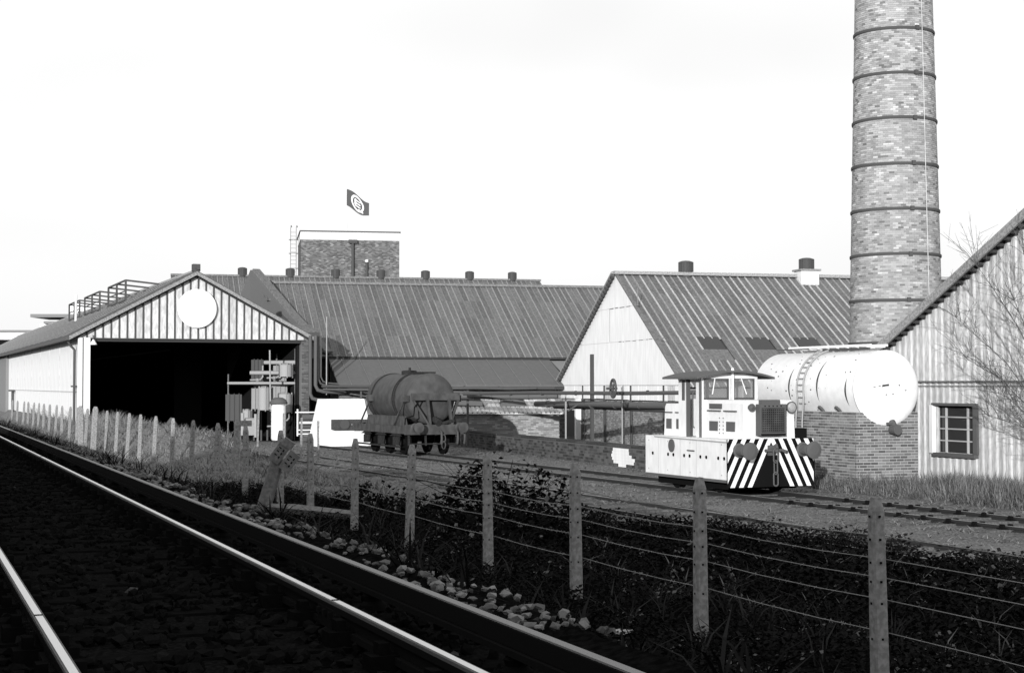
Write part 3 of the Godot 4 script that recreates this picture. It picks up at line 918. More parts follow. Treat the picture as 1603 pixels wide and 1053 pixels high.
	var hb := MB.new(); hb.box(Vector3(0.1, 0.05, 0.1), Vector3(0.75, 0.25, 0.5)); part("hopper_head", hb, mats.iron, cn)
	var pp := thing("pipe_bundle", "bundle of tall pipes bending at the brick corner of the open shed", "pipes", P(18.85, -0.1, 74.0))
	for e in [[-0.02, 0.1, 0.09, 1.95, 2.9, "iron_grey"], [0.2, 0.25, 0.09, 2.35, 2.9, "iron_grey"], [0.38, 0.1, 0.05, 2.65, 2.4, "iron"], [0.5, 0.1, 0.035, 2.75, 2.2, "iron_grey"]]:
		var b := MB.new()
		var y: float = e[3]
		b.path([Vector3(e[0], 5.0, e[1]), Vector3(e[0], y + 0.3, e[1]), Vector3(e[0] + 0.1, y + 0.08, e[1] + 0.02), Vector3(e[0] + 0.35, y, e[1] + 0.05), Vector3(e[0] + e[4] * 0.5, y - 0.05, e[1] + 0.1)], e[2], 10)
		part("pipe", b, mats[e[5]], pp)
	var thin := MB.new(); thin.tube(Vector3(0.72, 2.2, 0.3), Vector3(0.72, 5.9, 0.3), 0.03, 6); part("thin_pipe", thin, mats.pipe_pale, pp)

func emblem_shape(r: float, depth: float, at: Vector3) -> MB:   # a ring, open at the lower right, round a letter E
	var b := MB.new()
	var out := PackedVector2Array(); var inn := PackedVector2Array()
	for i in 41:
		var a := deg_to_rad(-45.0 + 8.5 * i)
		out.append(Vector2(cos(a), sin(a)) * r); inn.append(Vector2(cos(a), sin(a)) * r * 0.8)
	inn.reverse(); out.append_array(inn)
	b.prism(out, depth, Transform3D(Basis.IDENTITY, at))
	for q in [0.3, 0.0, -0.3]: b.box(at + Vector3(0.06 * r, q * r, depth / 2), Vector3(0.5 * r, 0.13 * r, depth))
	b.box(at + Vector3(-0.25 * r, 0, depth / 2), Vector3(0.14 * r, 0.73 * r, depth))
	return b

func build_shed_kit() -> void:
	# sunlit plant just inside the right-hand side of the opening
	var fr := thing("pipe_rack", "pale steel rack of pipes and vessels inside the shed opening", "rack", P(15.6, -0.1, 75.2))
	var a := MB.new()
	for e in [[2.85, 0.0, 4.4, 0.07], [2.5, -2.5, 4.2, 0.05], [0.4, -4.0, 3.2, 0.04]]:
		a.tube(Vector3(e[0], 0, e[1]), Vector3(e[0], e[2], e[1]), e[3], 8)
	part("column", a, mats.concrete_old, fr)
	var h := MB.new()
	for e in [[2.75, 3.1], [3.75, 1.3], [3.25, 2.0]]:
		h.tube(Vector3(2.85 - e[1], e[0], -1.0), Vector3(2.85, e[0], 0.0), 0.1 if e[0] > 2.8 else 0.07, 8)
	part("cross_pipe", h, mats.pipe_pale, fr)
	for e in [[2.25, 0.2, 0.35, 1.3, 2.3], [2.3, 0.2, 0.33, 3.0, 3.7], [1.45, -0.6, 0.3, 1.4, 2.6], [0.75, -1.2, 0.22, 0.4, 1.5]]:
		var v := MB.new()
		v.lathe([Vector2(0, e[3]), Vector2(e[2], e[3] + 0.06), Vector2(e[2], e[4] - 0.08), Vector2(e[2] * 0.5, e[4]), Vector2(0, e[4] + 0.02)], 16, Transform3D(Basis.IDENTITY, Vector3(e[0], 0, e[1])))
		for k in 5: v.tube(Vector3(e[0] + sin(k * 1.3) * e[2], e[3], e[1] + cos(k * 1.3) * e[2]), Vector3(e[0] + sin(k * 1.3) * e[2], e[4], e[1] + cos(k * 1.3) * e[2]), 0.03, 5)
		part("vessel", v, mats.pipe_pale, fr)
	for e in [[1.85, 2.62, 2.0, 2.7, -0.8], [1.95, 2.6, 2.85, 3.6, -0.9], [1.0, 1.75, 1.5, 2.5, -1.4], [0.1, 0.9, 0.9, 2.2, -3.2], [1.2, 1.8, 2.8, 3.9, -2.4]]:
		var q := MB.new()
		q.span(Vector3(e[0], e[2], e[4]), Vector3(e[1], e[3], e[4] + 0.06))
		for k in 3: q.span(Vector3(lerpf(e[0], e[1], 0.2 + 0.3 * k), e[2] - 0.1, e[4] + 0.06), Vector3(lerpf(e[0], e[1], 0.24 + 0.3 * k), e[3] + 0.05, e[4] + 0.1))
		part("panel", q, mats.pipe_pale if e[4] > -2.0 else mats.iron_grey, fr)
	for e in [[2.0, 1.55, -0.4], [2.05, 3.0, -0.5], [1.3, 2.9, -0.8], [2.4, 0.95, 0.1], [1.9, 0.7, 0.3]]:
		var q := MB.new()
		q.path([Vector3(e[0] - 0.5, e[1], e[2]), Vector3(e[0], e[1] + 0.02, e[2]), Vector3(e[0] + 0.12, e[1] + 0.15, e[2]), Vector3(e[0] + 0.12, e[1] + 0.7, e[2])], 0.045, 7)
		q.tube(Vector3(e[0] - 0.2, e[1], e[2]), Vector3(e[0] - 0.1, e[1], e[2]), 0.09, 10)
		part("bent_pipe", q, mats.pipe_pale, fr)
	var tall := MB.new(); tall.tube(Vector3(1.35, 1.5, 1.2), Vector3(1.3, 4.3, 1.2), 0.04, 6); part("tall_pipe", tall, mats.pipe_pale, fr)
	var pump := MB.new()
	pump.box(Vector3(0.55, 0.55, 0.5), Vector3(0.5, 0.5, 0.5)); pump.tube(Vector3(0.3, 0.9, 0.5), Vector3(0.9, 0.9, 0.5), 0.22, 12); pump.tube(Vector3(0.15, 0.3, 0.6), Vector3(0.15, 1.35, 0.6), 0.08, 8); pump.tube(Vector3(0.75, 0.2, 0.7), Vector3(0.75, 1.3, 0.7), 0.07, 8)
	part("pump", pump, mats.pipe_pale, fr)
	var lg := MB.new()
	for k in 6: lg.box(Vector3(0.1 + k * 0.32, 0.25, 0.4 + 0.1 * (k % 2)), Vector3(0.07, 0.55, 0.07))
	part("leg", lg, mats.iron_grey, fr)
	var cy := thing("white_cylinder", "upright white cylindrical vessel standing in the shed opening", "vessel", P(17.1, -0.05, 73.0))
	var c := MB.new(); c.lathe([Vector2(0, 0.05), Vector2(0.3, 0.05), Vector2(0.34, 0.12), Vector2(0.34, 1.62), Vector2(0.3, 1.7), Vector2(0, 1.7)], 24)
	part("shell", c, mats.white_paint, cy)
	var cd := MB.new(); cd.lathe([Vector2(0.4, 1.72), Vector2(0.42, 1.8), Vector2(0.34, 1.93), Vector2(0.2, 2.02), Vector2(0, 2.04)], 20); part("dome", cd, mats.iron_grey, cy)
	var cf := MB.new(); cf.box(Vector3(-0.2, 0.03, 0), Vector3(0.08, 0.1, 0.4)); cf.box(Vector3(0.2, 0.03, 0), Vector3(0.08, 0.1, 0.4)); part("foot", cf, mats.iron, cy)
	var ra := thing("white_railing", "white painted guard railing between the shed corner and the buffer stop", "railing", P(17.85, -0.1, 72.4))
	var w := MB.new()
	w.beam(Vector3(1.1, 0, 0), Vector3(1.1, 1.75, 0), 0.12, 0.12)
	part("post", w, mats.white_paint, ra)
	var w2 := MB.new(); w2.beam(Vector3(0, 0.3, 0.0), Vector3(0, 1.55, 0), 0.06, 0.06); w2.beam(Vector3(1.38, 0.2, 0), Vector3(1.38, 1.4, 0), 0.05, 0.05); part("thin_post", w2, mats.white_paint, ra)
	var rl := MB.new()
	rl.beam(Vector3(-0.1, 1.4, 0.0), Vector3(1.8, 1.4, 0), 0.05, 0.05); part("rail", rl, mats.white_paint, ra)
	var r2 := MB.new(); r2.beam(Vector3(0.1, 0.92, 0), Vector3(1.8, 0.92, 0), 0.1, 0.1); part("rail", r2, mats.white_paint, ra)
	for y in [0.58, 0.4]:
		var r3 := MB.new(); r3.beam(Vector3(0, y, 0.02), Vector3(1.2, y, 0.02), 0.06, 0.05); part("rail", r3, mats.white_paint, ra)
	var dr := MB.new()
	for y in [0.75, 1.15]: dr.tube(Vector3(0.2, y, -0.5), Vector3(2.2, y, -0.5), 0.17, 10)
	part("pipe_behind", dr, mats.iron_grey, ra)
	# small dark oddments on the apron left of the plant
	var cb := thing("crate_frame", "small open box frame on the dark floor of the shed opening", "frame", P(14.0, -0.05, 73.2))
	var q := MB.new()
	for x in [-0.28, 0.28]: q.beam(Vector3(x, 0, 0), Vector3(x, 0.42, 0), 0.05, 0.05)
	q.beam(Vector3(-0.3, 0.42, 0), Vector3(0.3, 0.42, 0), 0.05, 0.05); q.beam(Vector3(-0.3, 0.08, 0), Vector3(0.3, 0.08, 0), 0.05, 0.05)
	part("frame", q, mats.concrete_old, cb)
	var hp := thing("sheeted_heap", "grey pointed heap on the floor of the shed opening", "heap", P(12.5, -0.05, 75.0))
	var hh := MB.new(); hh.lathe([Vector2(0.75, 0), Vector2(0.55, 0.4), Vector2(0.25, 0.85), Vector2(0.05, 1.1), Vector2(0, 1.1)], 9)
	part("sheet", hh, mats.iron_grey, hp)

# ------------------------------------------------------------------ the halls
func hall_frame(called: String, label: String) -> Node3D:
	# local x lies along the roofs; origin on the ground under the middle of the front eave
	return thing(called, label, "building", P(25.96, 0.0, 76.83), deg_to_rad(-8.0))

func build_halls() -> void:
	var t := hall_frame("middle_hall", "low grey hall with a ribbed sheet roof and felted lean-to behind the tank wagon")
	var never := func(_x: float, _j: int) -> bool: return false
	var left := func(z: float) -> float: return -5.3 + 0.39 * z
	roof(t, ["roof_0", "roof_1", "roof_2", "roof_3"], ["roof_crest", "roof_crest_dim", "roof_crest"], -9.0, 62, 0.33, Vector2(0, 4.0), Vector2(-8.0, 8.13), 4, left, never)
	var un := MB.new()
	un.prism(PackedVector2Array([Vector2(0.0, 3.9), Vector2(8.0, 8.0), Vector2(16.0, 3.9)]), 18.6, Transform3D(Basis(Vector3.UP, PI / 2), Vector3(-7.2, 0, 0)))
	part("roof_deck", un, mats.iron, t)
	var rc := MB.new(); rc.beam(Vector3(-8.2, 8.17, -8.0), Vector3(11.4, 8.17, -8.0), 0.45, 0.14); part("ridge_cap", rc, mats.roof_crest_dim, t)
	var wl := MB.new(); wl.span(Vector3(-5.2, -0.1, -16), Vector3(11.3, 3.88, -0.3)); part("wall", wl, mats.mortar_grey, t)
	var lt := MB.new()
	lt.prism(PackedVector2Array([Vector2(-0.05, 3.72), Vector2(-4.1, 2.45), Vector2(-4.1, 2.55), Vector2(-0.05, 3.86)]), 11.4, Transform3D(Basis(Vector3.UP, PI / 2), Vector3(-5.3, 0, 0)))
	part("lean_to_roof", lt, mats.roof_felt, t)
	for i in 12:
		var sm2 := MB.new(); sm2.beam(Vector3(-4.7 + i * 0.93, 3.87, 0.1), Vector3(-4.7 + i * 0.93, 2.57, 4.08), 0.03, 0.02); part("felt_seam", sm2, mats.roof_crest_dim, t)
	var ev := MB.new(); ev.beam(Vector3(-5.3, 2.42, 4.12), Vector3(6.1, 2.42, 4.12), 0.14, 0.16); part("eaves_gutter", ev, mats.verge_dark, t)
	var ew := MB.new(); ew.beam(Vector3(-5.4, 3.92, 0.03), Vector3(11.3, 3.92, 0.03), 0.05, 0.07); part("eaves_gutter", ew, mats.verge_dark, t)
	var lw := MB.new(); lw.span(Vector3(-5.2, -0.1, 3.2), Vector3(6.0, 2.4, 3.5)); part("lean_to_wall", lw, mats.mortar_grey, t)
	brickwork(t, Transform3D(Basis.IDENTITY, Vector3(-5.2, 0.0, 3.525)), 11.2, 0.0, 2.4, Vector2(0.1, 0.24), 12)
	# raised fire wall at the left end
	var fw := MB.new()
	var fa := Vector3(-8.3, 8.85, -8.2); var fb := Vector3(-6.7, 6.3, -4.0); var fc := Vector3(-5.3, 4.2, 0.0)
	var dn := Vector3(0, 3.2, 0)
	var off := Vector3(-0.3, 0, -0.15)
	for e in [[fa, fb], [fb, fc]]:
		fw.quad(e[0] - dn, e[1] - dn, e[1], e[0]); fw.quad(e[1] + off - dn, e[0] + off - dn, e[0] + off, e[1] + off)
		fw.quad(e[0], e[1], e[1] + off, e[0] + off)
	var fd := Vector3(-9.7, 5.6, -10.6)
	fw.quad(fd - dn, fa + off - dn, fa + off, fd)
	part("fire_wall", fw, mats.mortar_dark, t)
	var cap := MB.new(); cap.beam(fa, fb, 0.42, 0.12); cap.beam(fb, fc, 0.42, 0.12); part("coping", cap, mats.roof_2, t)
	# back hall
	var k := hall_frame("back_hall", "long low roof with seven stubby ventilators along its ridge behind the middle hall")
	var none := func(_z: float) -> float: return -99.0
	roof(k, ["roof_0", "roof_1", "roof_2", "roof_3"], ["roof_crest", "roof_crest_dim"], -12.45, 74, 0.331, Vector2(-21.0, 7.55), Vector2(-25.0, 9.62), 1, none, never)
	var kd := MB.new()
	kd.prism(PackedVector2Array([Vector2(21.0, 7.45), Vector2(25.0, 9.5), Vector2(29.0, 7.45)]), 24.4, Transform3D(Basis(Vector3.UP, PI / 2), Vector3(-12.4, 0, 0)))
	part("roof_deck", kd, mats.iron, k)
	var kr := MB.new(); kr.beam(Vector3(-12.45, 9.66, -25.0), Vector3(12.1, 9.66, -25.0), 0.4, 0.12); part("ridge_cap", kr, mats.roof_crest_dim, k)
	var kw := MB.new(); kw.span(Vector3(-12.3, -0.1, -29), Vector3(11.9, 7.4, -21.2)); part("wall", kw, mats.mortar_dark, k)
	for px in [-7.89, -4.8, -1.83, 1.18, 4.18, 7.19, 10.14]: ventilator(k, Vector3(px, 9.55, -25.0), 0.27, 0.55, false)

func build_right_hall() -> void:
	var t := thing("right_hall", "hall with a blank white gable and a ribbed roof left of the chimney", "building", P(28.92, 0.0, 55.25), deg_to_rad(-7.5))
	var L := 26.0; var D := 17.9; var A := 7.42; var E := 2.55; var M := 8.5
	var none := func(_z: float) -> float: return -99.0
	var holes := func(x: float, j: int) -> bool:
		return j == 1 and (absf(x - 2.25) < 0.5 or absf(x - 4.4) < 0.5 or absf(x - 6.6) < 0.5)
	roof(t, ["roof_right_0", "roof_right_1", "roof_right_2", "roof_right_3"], ["roof_pale", "roof_crest", "roof_pale"], 0.02, 58, 0.355, Vector2(0.15, E - 0.05), Vector2(-M, A), 5, none, holes)
	var un := MB.new()
	un.prism(PackedVector2Array([Vector2(0.0, E - 0.1), Vector2(M, A - 0.12), Vector2(D, E - 0.1)]), L, Transform3D(Basis(Vector3.UP, PI / 2), Vector3(0.15, 0, 0)))
	part("roof_deck", un, mats.iron, t)
	for x in [2.25, 4.4, 6.6]:
		var r := (A - E) / M
		var b := MB.new()
		b.box(Vector3(x, E + r * 2.6, -2.55), Vector3(1.0, 0.05, 1.95), Basis(Vector3.RIGHT, atan(r)))
		part("rooflight", b, mats.glass_dark, t)
		var lower := MB.new()
		lower.box(Vector3(x, E + r * 2.05 + 0.04, -2.0), Vector3(1.06, 0.04, 0.9), Basis(Vector3.RIGHT, atan(r)))
		part("rooflight_flashing", lower, mats.roof_right_3, t)
	# gable: tiers of white sheets, each tier a little proud of the one below
	var g := MB.new()
	g.prism(PackedVector2Array([Vector2(0, E), Vector2(D, E), Vector2(M, A)]), 0.2, Transform3D(Basis(Vector3.UP, PI / 2), Vector3(0.0, 0, 0)))
	part("gable_wall", g, mats.white_gable, t)
	var hw := func(y: float) -> Vector2: return Vector2(M * (y - E) / (A - E), D - (D - M) * (y - E) / (A - E))
	for e in [[2.55, 4.45, 0.0, 0.3], [4.45, 5.95, 0.0, 0.62], [5.95, 7.4, 0.2, 1.0]]:
		var lo: Vector2 = hw.call(e[0]); var hi: Vector2 = hw.call(e[1])
		var b := MB.new()
		b.prism(PackedVector2Array([Vector2(lo.x + 0.04, e[0]), Vector2(lo.y - 0.04, e[0]), Vector2(hi.y - 0.02, e[1] - 0.012), Vector2(hi.x + 0.02, e[1] - 0.012)]), 0.02, Transform3D(Basis(Vector3.UP, PI / 2), Vector3(-0.024, 0, 0)))
		part("gable_sheet", b, mats.white_gable, t)
	var sm2 := MB.new()
	for e in [[2.0, 7.9, 4.44], [5.4, 9.4, 5.94]]:
		var z: float = e[0]
		while z < e[1]:
			var l := rng.randf_range(0.15, 0.8)
			sm2.box(Vector3(-0.026, e[2] + rng.randf_range(-0.01, 0.01), -z - l / 2), Vector3(0.012, rng.randf_range(0.02, 0.045), l))
			z += l + rng.randf_range(0.05, 0.5)
	sm2.box(Vector3(-0.026, 5.2, -9.4), Vector3(0.012, 1.45, 0.03)); sm2.box(Vector3(-0.026, 6.3, -5.5), Vector3(0.012, 0.7, 0.03))
	part("sheet_joint", sm2, mats.verge, t)
	# scuffed verge and the dark comb of sheet ends down the left edge
	var vg := MB.new(); vg.beam(Vector3(-0.1, A + 0.08, -M), Vector3(-0.1, E + 0.02, -D - 0.1), 0.3, 0.06); part("verge", vg, mats.ridge_cap, t)
	for i in 34:
		var u := (i + 0.5) / 34.0
		var c := MB.new(); c.box(Vector3(-0.16, lerpf(A, E, u) - 0.06, lerpf(-M, -D, u)), Vector3(0.14, 0.1, 0.14)); part("sheet_end", c, mats.verge_dark, t)
	var v2 := MB.new(); v2.beam(Vector3(-0.02, A + 0.05, -M), Vector3(-0.02, E, 0.1), 0.16, 0.07); part("verge", v2, mats.roof_right_3, t)
	var rc := MB.new(); rc.beam(Vector3(-0.15, A + 0.08, -M), Vector3(L, A + 0.08, -M), 0.5, 0.14); part("ridge_cap", rc, mats.ridge_cap, t)
	wall_box(t, "brick_wall", Vector3(0.1, -0.1, -D + 3.5), Vector3(L, E - 0.12, -0.15), mats.mortar_grey)
	brickwork(t, Transform3D(Basis(Vector3.UP, -PI / 2), Vector3(0.074, 0, -D + 3.6)), D - 4.0, 0.0, E - 0.02, Vector2(0.17, 0.34), 31)
	var z0 := -17.6
	while z0 < -0.3:
		var l := minf(rng.randf_range(0.9, 1.5), -0.15 - z0)
		wall_box(t, "skirt_sheet", Vector3(-0.03, 1.93 + rng.randf_range(-0.02, 0.02), z0), Vector3(0.0, E - 0.02, z0 + l - 0.05), mats.white_gable if rng.randf() < 0.85 else mats.panel_white)
		z0 += l
	wall_box(t, "bay_lintel", Vector3(0.1, 1.35, -D + 0.2), Vector3(0.4, E - 0.12, -D + 3.48), mats.panel_white_b)
	for z in [-2.2, -6.4, -10.2, -13.6]:
		var b := MB.new(); b.beam(Vector3(-0.03, 0, z), Vector3(-0.03, E, z), 0.16, 0.05); part("wall_post", b, mats.iron, t)
	var wp := MB.new(); wp.beam(Vector3(-0.1, 0, -14.2), Vector3(-0.1, 1.9, -14.2), 0.25, 0.25); part("bay_post", wp, mats.white_wall, t)
	ventilator(t, Vector3(3.25, A + 0.1, -M), 0.31, 0.46, false)
	var vb := MB.new(); vb.box(Vector3(8.95, A - 0.1, -M + 0.25), Vector3(0.86, 0.75, 0.8)); part("vent_base", vb, mats.white_wall, t)
	var vc := MB.new(); vc.box(Vector3(8.95, A + 0.32, -M + 0.25), Vector3(1.0, 0.08, 0.95)); part("vent_tray", vc, mats.verge, t)
	ventilator(t, Vector3(8.95, A + 0.3, -M + 0.25), 0.32, 0.48, false)

func build_pipe_bridge() -> void:
	var t := thing("pipe_bridge", "run of fat lagged pipes on posts across the foot of the white gable", "pipes")
	for e in [[P(22.4, 2.2, 62.3), P(26.4, 2.3, 48.5), 0.075, "iron"], [P(25.1, 1.78, 61.0), P(26.4, 1.84, 48.5), 0.12, "iron_grey"], [P(19.4, 2.5, 73.8), P(25.8, 2.42, 60.6), 0.07, "iron"], [P(19.4, 2.36, 73.6), P(25.8, 2.2, 60.6), 0.05, "iron_grey"], [P(25.8, 1.66, 60.7), P(26.4, 1.66, 48.5), 0.08, "iron"], [P(21.4, 2.05, 64.0), P(25.9, 2.1, 60.6), 0.12, "iron_grey"], [P(22.0, 2.4, 63.8), P(25.3, 2.42, 61.4), 0.05, "iron"]]:
		var b := MB.new()
		var a: Vector3 = e[0]; var z: Vector3 = e[1]
		b.path([a, a.lerp(z, 0.35) + Vector3(0, 0.02, 0), a.lerp(z, 0.7) - Vector3(0, 0.02, 0), z], e[2], 10)
		for k in 7: b.tube(a.lerp(z, 0.08 + k * 0.14), a.lerp(z, 0.083 + k * 0.14), e[2] * 1.25, 10)
		part("pipe", b, mats[e[3]], t)
	for e in [[P(25.64, 0.0, 56.6), 3.75, 0.12, "iron"], [P(25.0, 0.0, 57.7), 2.3, 0.05, "pipe_pale"], [P(25.6, 0.0, 53.8), 2.3, 0.04, "pipe_pale"], [P(23.0, 0.0, 63.5), 2.4, 0.08, "iron_grey"], [P(26.2, 0.0, 50.0), 2.3, 0.06, "iron_grey"], [P(20.6, 0.0, 71.4), 2.4, 0.07, "iron_grey"]]:
		var b := MB.new(); b.beam(e[0], e[0] + Vector3(0, e[1], 0), e[2], e[2]); part("post", b, mats[e[3]], t)
	var st := MB.new(); st.beam(P(25.1, 1.4, 58.2), P(25.5, 1.95, 57.0), 0.06, 0.06); part("brace", st, mats.iron_grey, t)
	var wh := thing("valve_wheel", "dark spoked hand wheel standing above the fat pipes before the gable", "wheel", P(24.2, 2.43, 51.6), deg_to_rad(-8))
	var rim := MB.new(); var pts := []
	for i in 24: pts.append(Vector3(0, cos(TAU * i / 24) * 0.32, sin(TAU * i / 24) * 0.32))
	rim.path(pts, 0.045, 8, true); part("rim", rim, mats.iron, wh)
	var sp := MB.new()
	for i in 4: sp.tube(Vector3(0, cos(i * PI / 4), sin(i * PI / 4)) * 0.3, -Vector3(0, cos(i * PI / 4), sin(i * PI / 4)) * 0.3, 0.02, 5)
	sp.tube(Vector3(-0.25, 0, 0), Vector3(0.15, 0, 0), 0.04, 8); part("spoke", sp, mats.iron, wh)
	# low brick tank house
	var h := thing("brick_hut", "low brick hut with a pale corrugated roof right of the tank wagon", "hut", P(22.75, -0.1, 65.25), deg_to_rad(-14.0))
	wall_box(h, "wall", Vector3(0.02, 0, -3.4), Vector3(4.85, 1.42, -0.02), mats.mortar_grey)
	brickwork(h, Transform3D(Basis.IDENTITY, Vector3(0, 0, 0)), 4.87, 0.0, 1.42, Vector2(0.16, 0.36), 77)
	brickwork(h, Transform3D(Basis(Vector3.UP, PI / 2), Vector3(4.876, 0, -0.05)), 3.3, 0.0, 1.42, Vector2(0.16, 0.36), 78)
	var tones := ["roof_pale", "panel_white_b", "panel_white", "panel_white_c"]
	for i in 26:
		var b := MB.new()
		var x := -0.15 + i * 0.2
		b.prism(PackedVector2Array([Vector2(x, 0), Vector2(x + 0.2, 0), Vector2(x + 0.2, 0.015), Vector2(x + 0.15, 0.06), Vector2(x + 0.05, 0.06), Vector2(x, 0.015)]), 3.7, Transform3D(Basis(Vector3.RIGHT, 0.22), Vector3(0, 2.2, -3.42)))
		part("roof_sheet", b, mats[tones[rng.randi() % 4]], h)
	for e in [[1.0, 0.8], [2.9, 0.7]]:
		var b := MB.new(); b.prism(PackedVector2Array([Vector2(0, 0), Vector2(1.35, 0), Vector2(1.1, 0.42), Vector2(0.25, 0.42)]), 1.6, Transform3D(Basis.IDENTITY, Vector3(e[0] - 0.6, 1.62, -2.6)))
		part("roof_cowl", b, mats.iron_grey, h)
	var lp := MB.new(); lp.beam(Vector3(-0.1, 1.45, 0.06), Vector3(4.95, 1.45, 0.06), 0.06, 0.07); part("eaves", lp, mats.verge_dark, h)
	# dark brick dock wall along the siding
	var dk := thing("dock_wall", "long low dark brick dock wall along the far side of the siding, partly whitewashed", "wall", P(23.45, -0.1, 68.0), deg_to_rad(-93.2))
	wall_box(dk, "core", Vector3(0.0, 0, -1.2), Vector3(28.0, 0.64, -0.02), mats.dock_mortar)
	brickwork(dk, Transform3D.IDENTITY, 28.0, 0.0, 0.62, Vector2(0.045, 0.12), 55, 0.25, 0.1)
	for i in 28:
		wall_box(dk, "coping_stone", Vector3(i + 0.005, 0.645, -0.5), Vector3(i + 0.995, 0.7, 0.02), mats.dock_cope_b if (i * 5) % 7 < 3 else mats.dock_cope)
	# ragged whitewash, brick by brick
	var r := RandomNumberGenerator.new(); r.seed = 4
	for row in 6:
		var a: float = [0.6, 0.2, 0.1, 0.05, 0.1, 0.15][row]; var z: float = [1.3, 1.95, 2.0, 1.75, 1.5, 1.45][row]
		var b := MB.new()
		b.span(Vector3(20.2 + a + r.randf() * 0.1, row * 0.1 + 0.002, -0.02), Vector3(20.2 + z + r.randf() * 0.1, row * 0.1 + 0.1, -0.004))
		part("whitewashed_course", b, mats.white_wall, dk)

# ------------------------------------------------------------------ chimney, tower, flag
func build_chimney() -> void:
	var t := thing("brick_chimney", "tall round brick chimney hooped with dark iron bands", "chimney", P(36.6, -0.1, 52.2))
	var H := 26.0; var R0 := 1.86; var R1 := 1.3
	var rad := func(y: float) -> float: return lerpf(R0, R1, y / H)
	var core := MB.new(); core.lathe([Vector2(R0 - 0.008, 0), Vector2(R1 - 0.008, H), Vector2(R1 - 0.4, H), Vector2(R1 - 0.4, H - 2)], 48, Transform3D.IDENTITY, false)
	part("core", core, mats.mortar_pale, t)
	var xs := []; var cs := []
	var r := RandomNumberGenerator.new(); r.seed = 17
	var y := 0.04; var row := 0
	while y < H - 0.05:
		var rr: float = rad.call(y)
		var n := int(TAU * rr / 0.2)
		for i in n:
			var a := TAU * (i + 0.5 * (row % 2)) / n
			var w := TAU * rr / n - 0.01
			xs.append(Transform3D(Basis(Vector3.UP, a) * Basis.IDENTITY.scaled(Vector3(w, 1, 1)), Vector3(sin(a) * (rr - 0.03), y, cos(a) * (rr - 0.03)) + Vector3(0, r.randf_range(-0.002, 0.002), 0)))
			var l := lerpf(0.27, 0.45, pow(r.randf(), 1.2))
			if r.randf() < 0.05: l = r.randf_range(0.48, 0.62)
			elif r.randf() < 0.08: l = r.randf_range(0.16, 0.24)
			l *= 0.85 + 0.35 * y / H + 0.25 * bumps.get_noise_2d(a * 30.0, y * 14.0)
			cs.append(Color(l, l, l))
		y += 0.078; row += 1
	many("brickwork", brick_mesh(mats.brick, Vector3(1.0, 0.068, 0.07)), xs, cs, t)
	for i in 12:
		var yb := 4.15 + i * 1.735
		if i == 0: yb = 4.25
		var rb: float = rad.call(yb) + 0.045
		var b := MB.new(); b.lathe([Vector2(rb - 0.06, -0.055), Vector2(rb, -0.055), Vector2(rb + 0.01, 0), Vector2(rb, 0.055), Vector2(rb - 0.06, 0.055)], 48, Transform3D(Basis(Vector3(0.9, 0, 0.3).normalized(), 0.012 * sin(i * 2.1)), Vector3(0, yb, 0)))
		var q := deg_to_rad(-22 + 3 * i)
		b.box(Vector3(sin(q) * rb, yb, cos(q) * rb), Vector3(0.14, 0.16, 0.12), Basis(Vector3.UP, q))
		part("iron_band", b, mats.band, t)
	var pts := []
	for i in 22:
		var yy := 5.3 + i * 0.95
		var q := deg_to_rad(8.5 - 0.1 * i)
		pts.append(Vector3(sin(q) * (rad.call(yy) + 0.06 + 0.02 * (i % 2)), yy, cos(q) * (rad.call(yy) + 0.06)))
	var lc := MB.new(); lc.path(pts, 0.016, 5); part("lightning_conductor", lc, mats.panel_white, t)

func flag_texture() -> ImageTexture:
	var w := 192; var h := 128
	var im := Image.create(w, h, false, Image.FORMAT_RGB8)
	var dark := lin(0.085); var pale := lin(0.75)
	im.fill(dark)
	for y in h:
		for x in w:
			var p := Vector2(x - 92, (y - 62)) / 64.0
			var r := p.length()
			var on := r > 0.62 and r < 0.84
			# the tail of the ring and the letter inside
			if absf(p.y - 0.55 - (p.x - 0.1) * 0.25) < 0.1 and p.x > 0.05 and p.x < 0.75 and r > 0.5: on = true
			for q in [-0.32, -0.02, 0.28]:
				if absf(p.y - q + p.x * 0.12) < 0.075 and p.x > -0.3 and p.x < 0.36: on = true
			if Vector2((p.x + 0.22) / 0.2, (p.y + 0.17) / 0.26).length() < 1.0 and p.x < -0.17: on = true
			if Vector2((p.x + 0.22) / 0.2, (p.y - 0.14) / 0.26).length() < 1.0 and p.x < -0.17: on = true
			if on: im.set_pixel(x, y, pale)
	return ImageTexture.create_from_image(im)

func brick_texture() -> ImageTexture:
	var im := Image.create(256, 256, false, Image.FORMAT_RGB8)
	var r := RandomNumberGenerator.new(); r.seed = 5
	im.fill(Color(0.72, 0.72, 0.72))
	for row in 32:
		var off := 8 if row % 2 else 0
		for k in 17:
			var l := r.randf_range(0.5, 0.82)
			if r.randf() < 0.05: l = 0.95
			for y in range(row * 8 + 1, row * 8 + 8):
				for x in range(k * 16 - off + 1, k * 16 - off + 16):
					if x >= 0 and x < 256: im.set_pixel(x, y, Color(l, l, l))
	return ImageTexture.create_from_image(im)

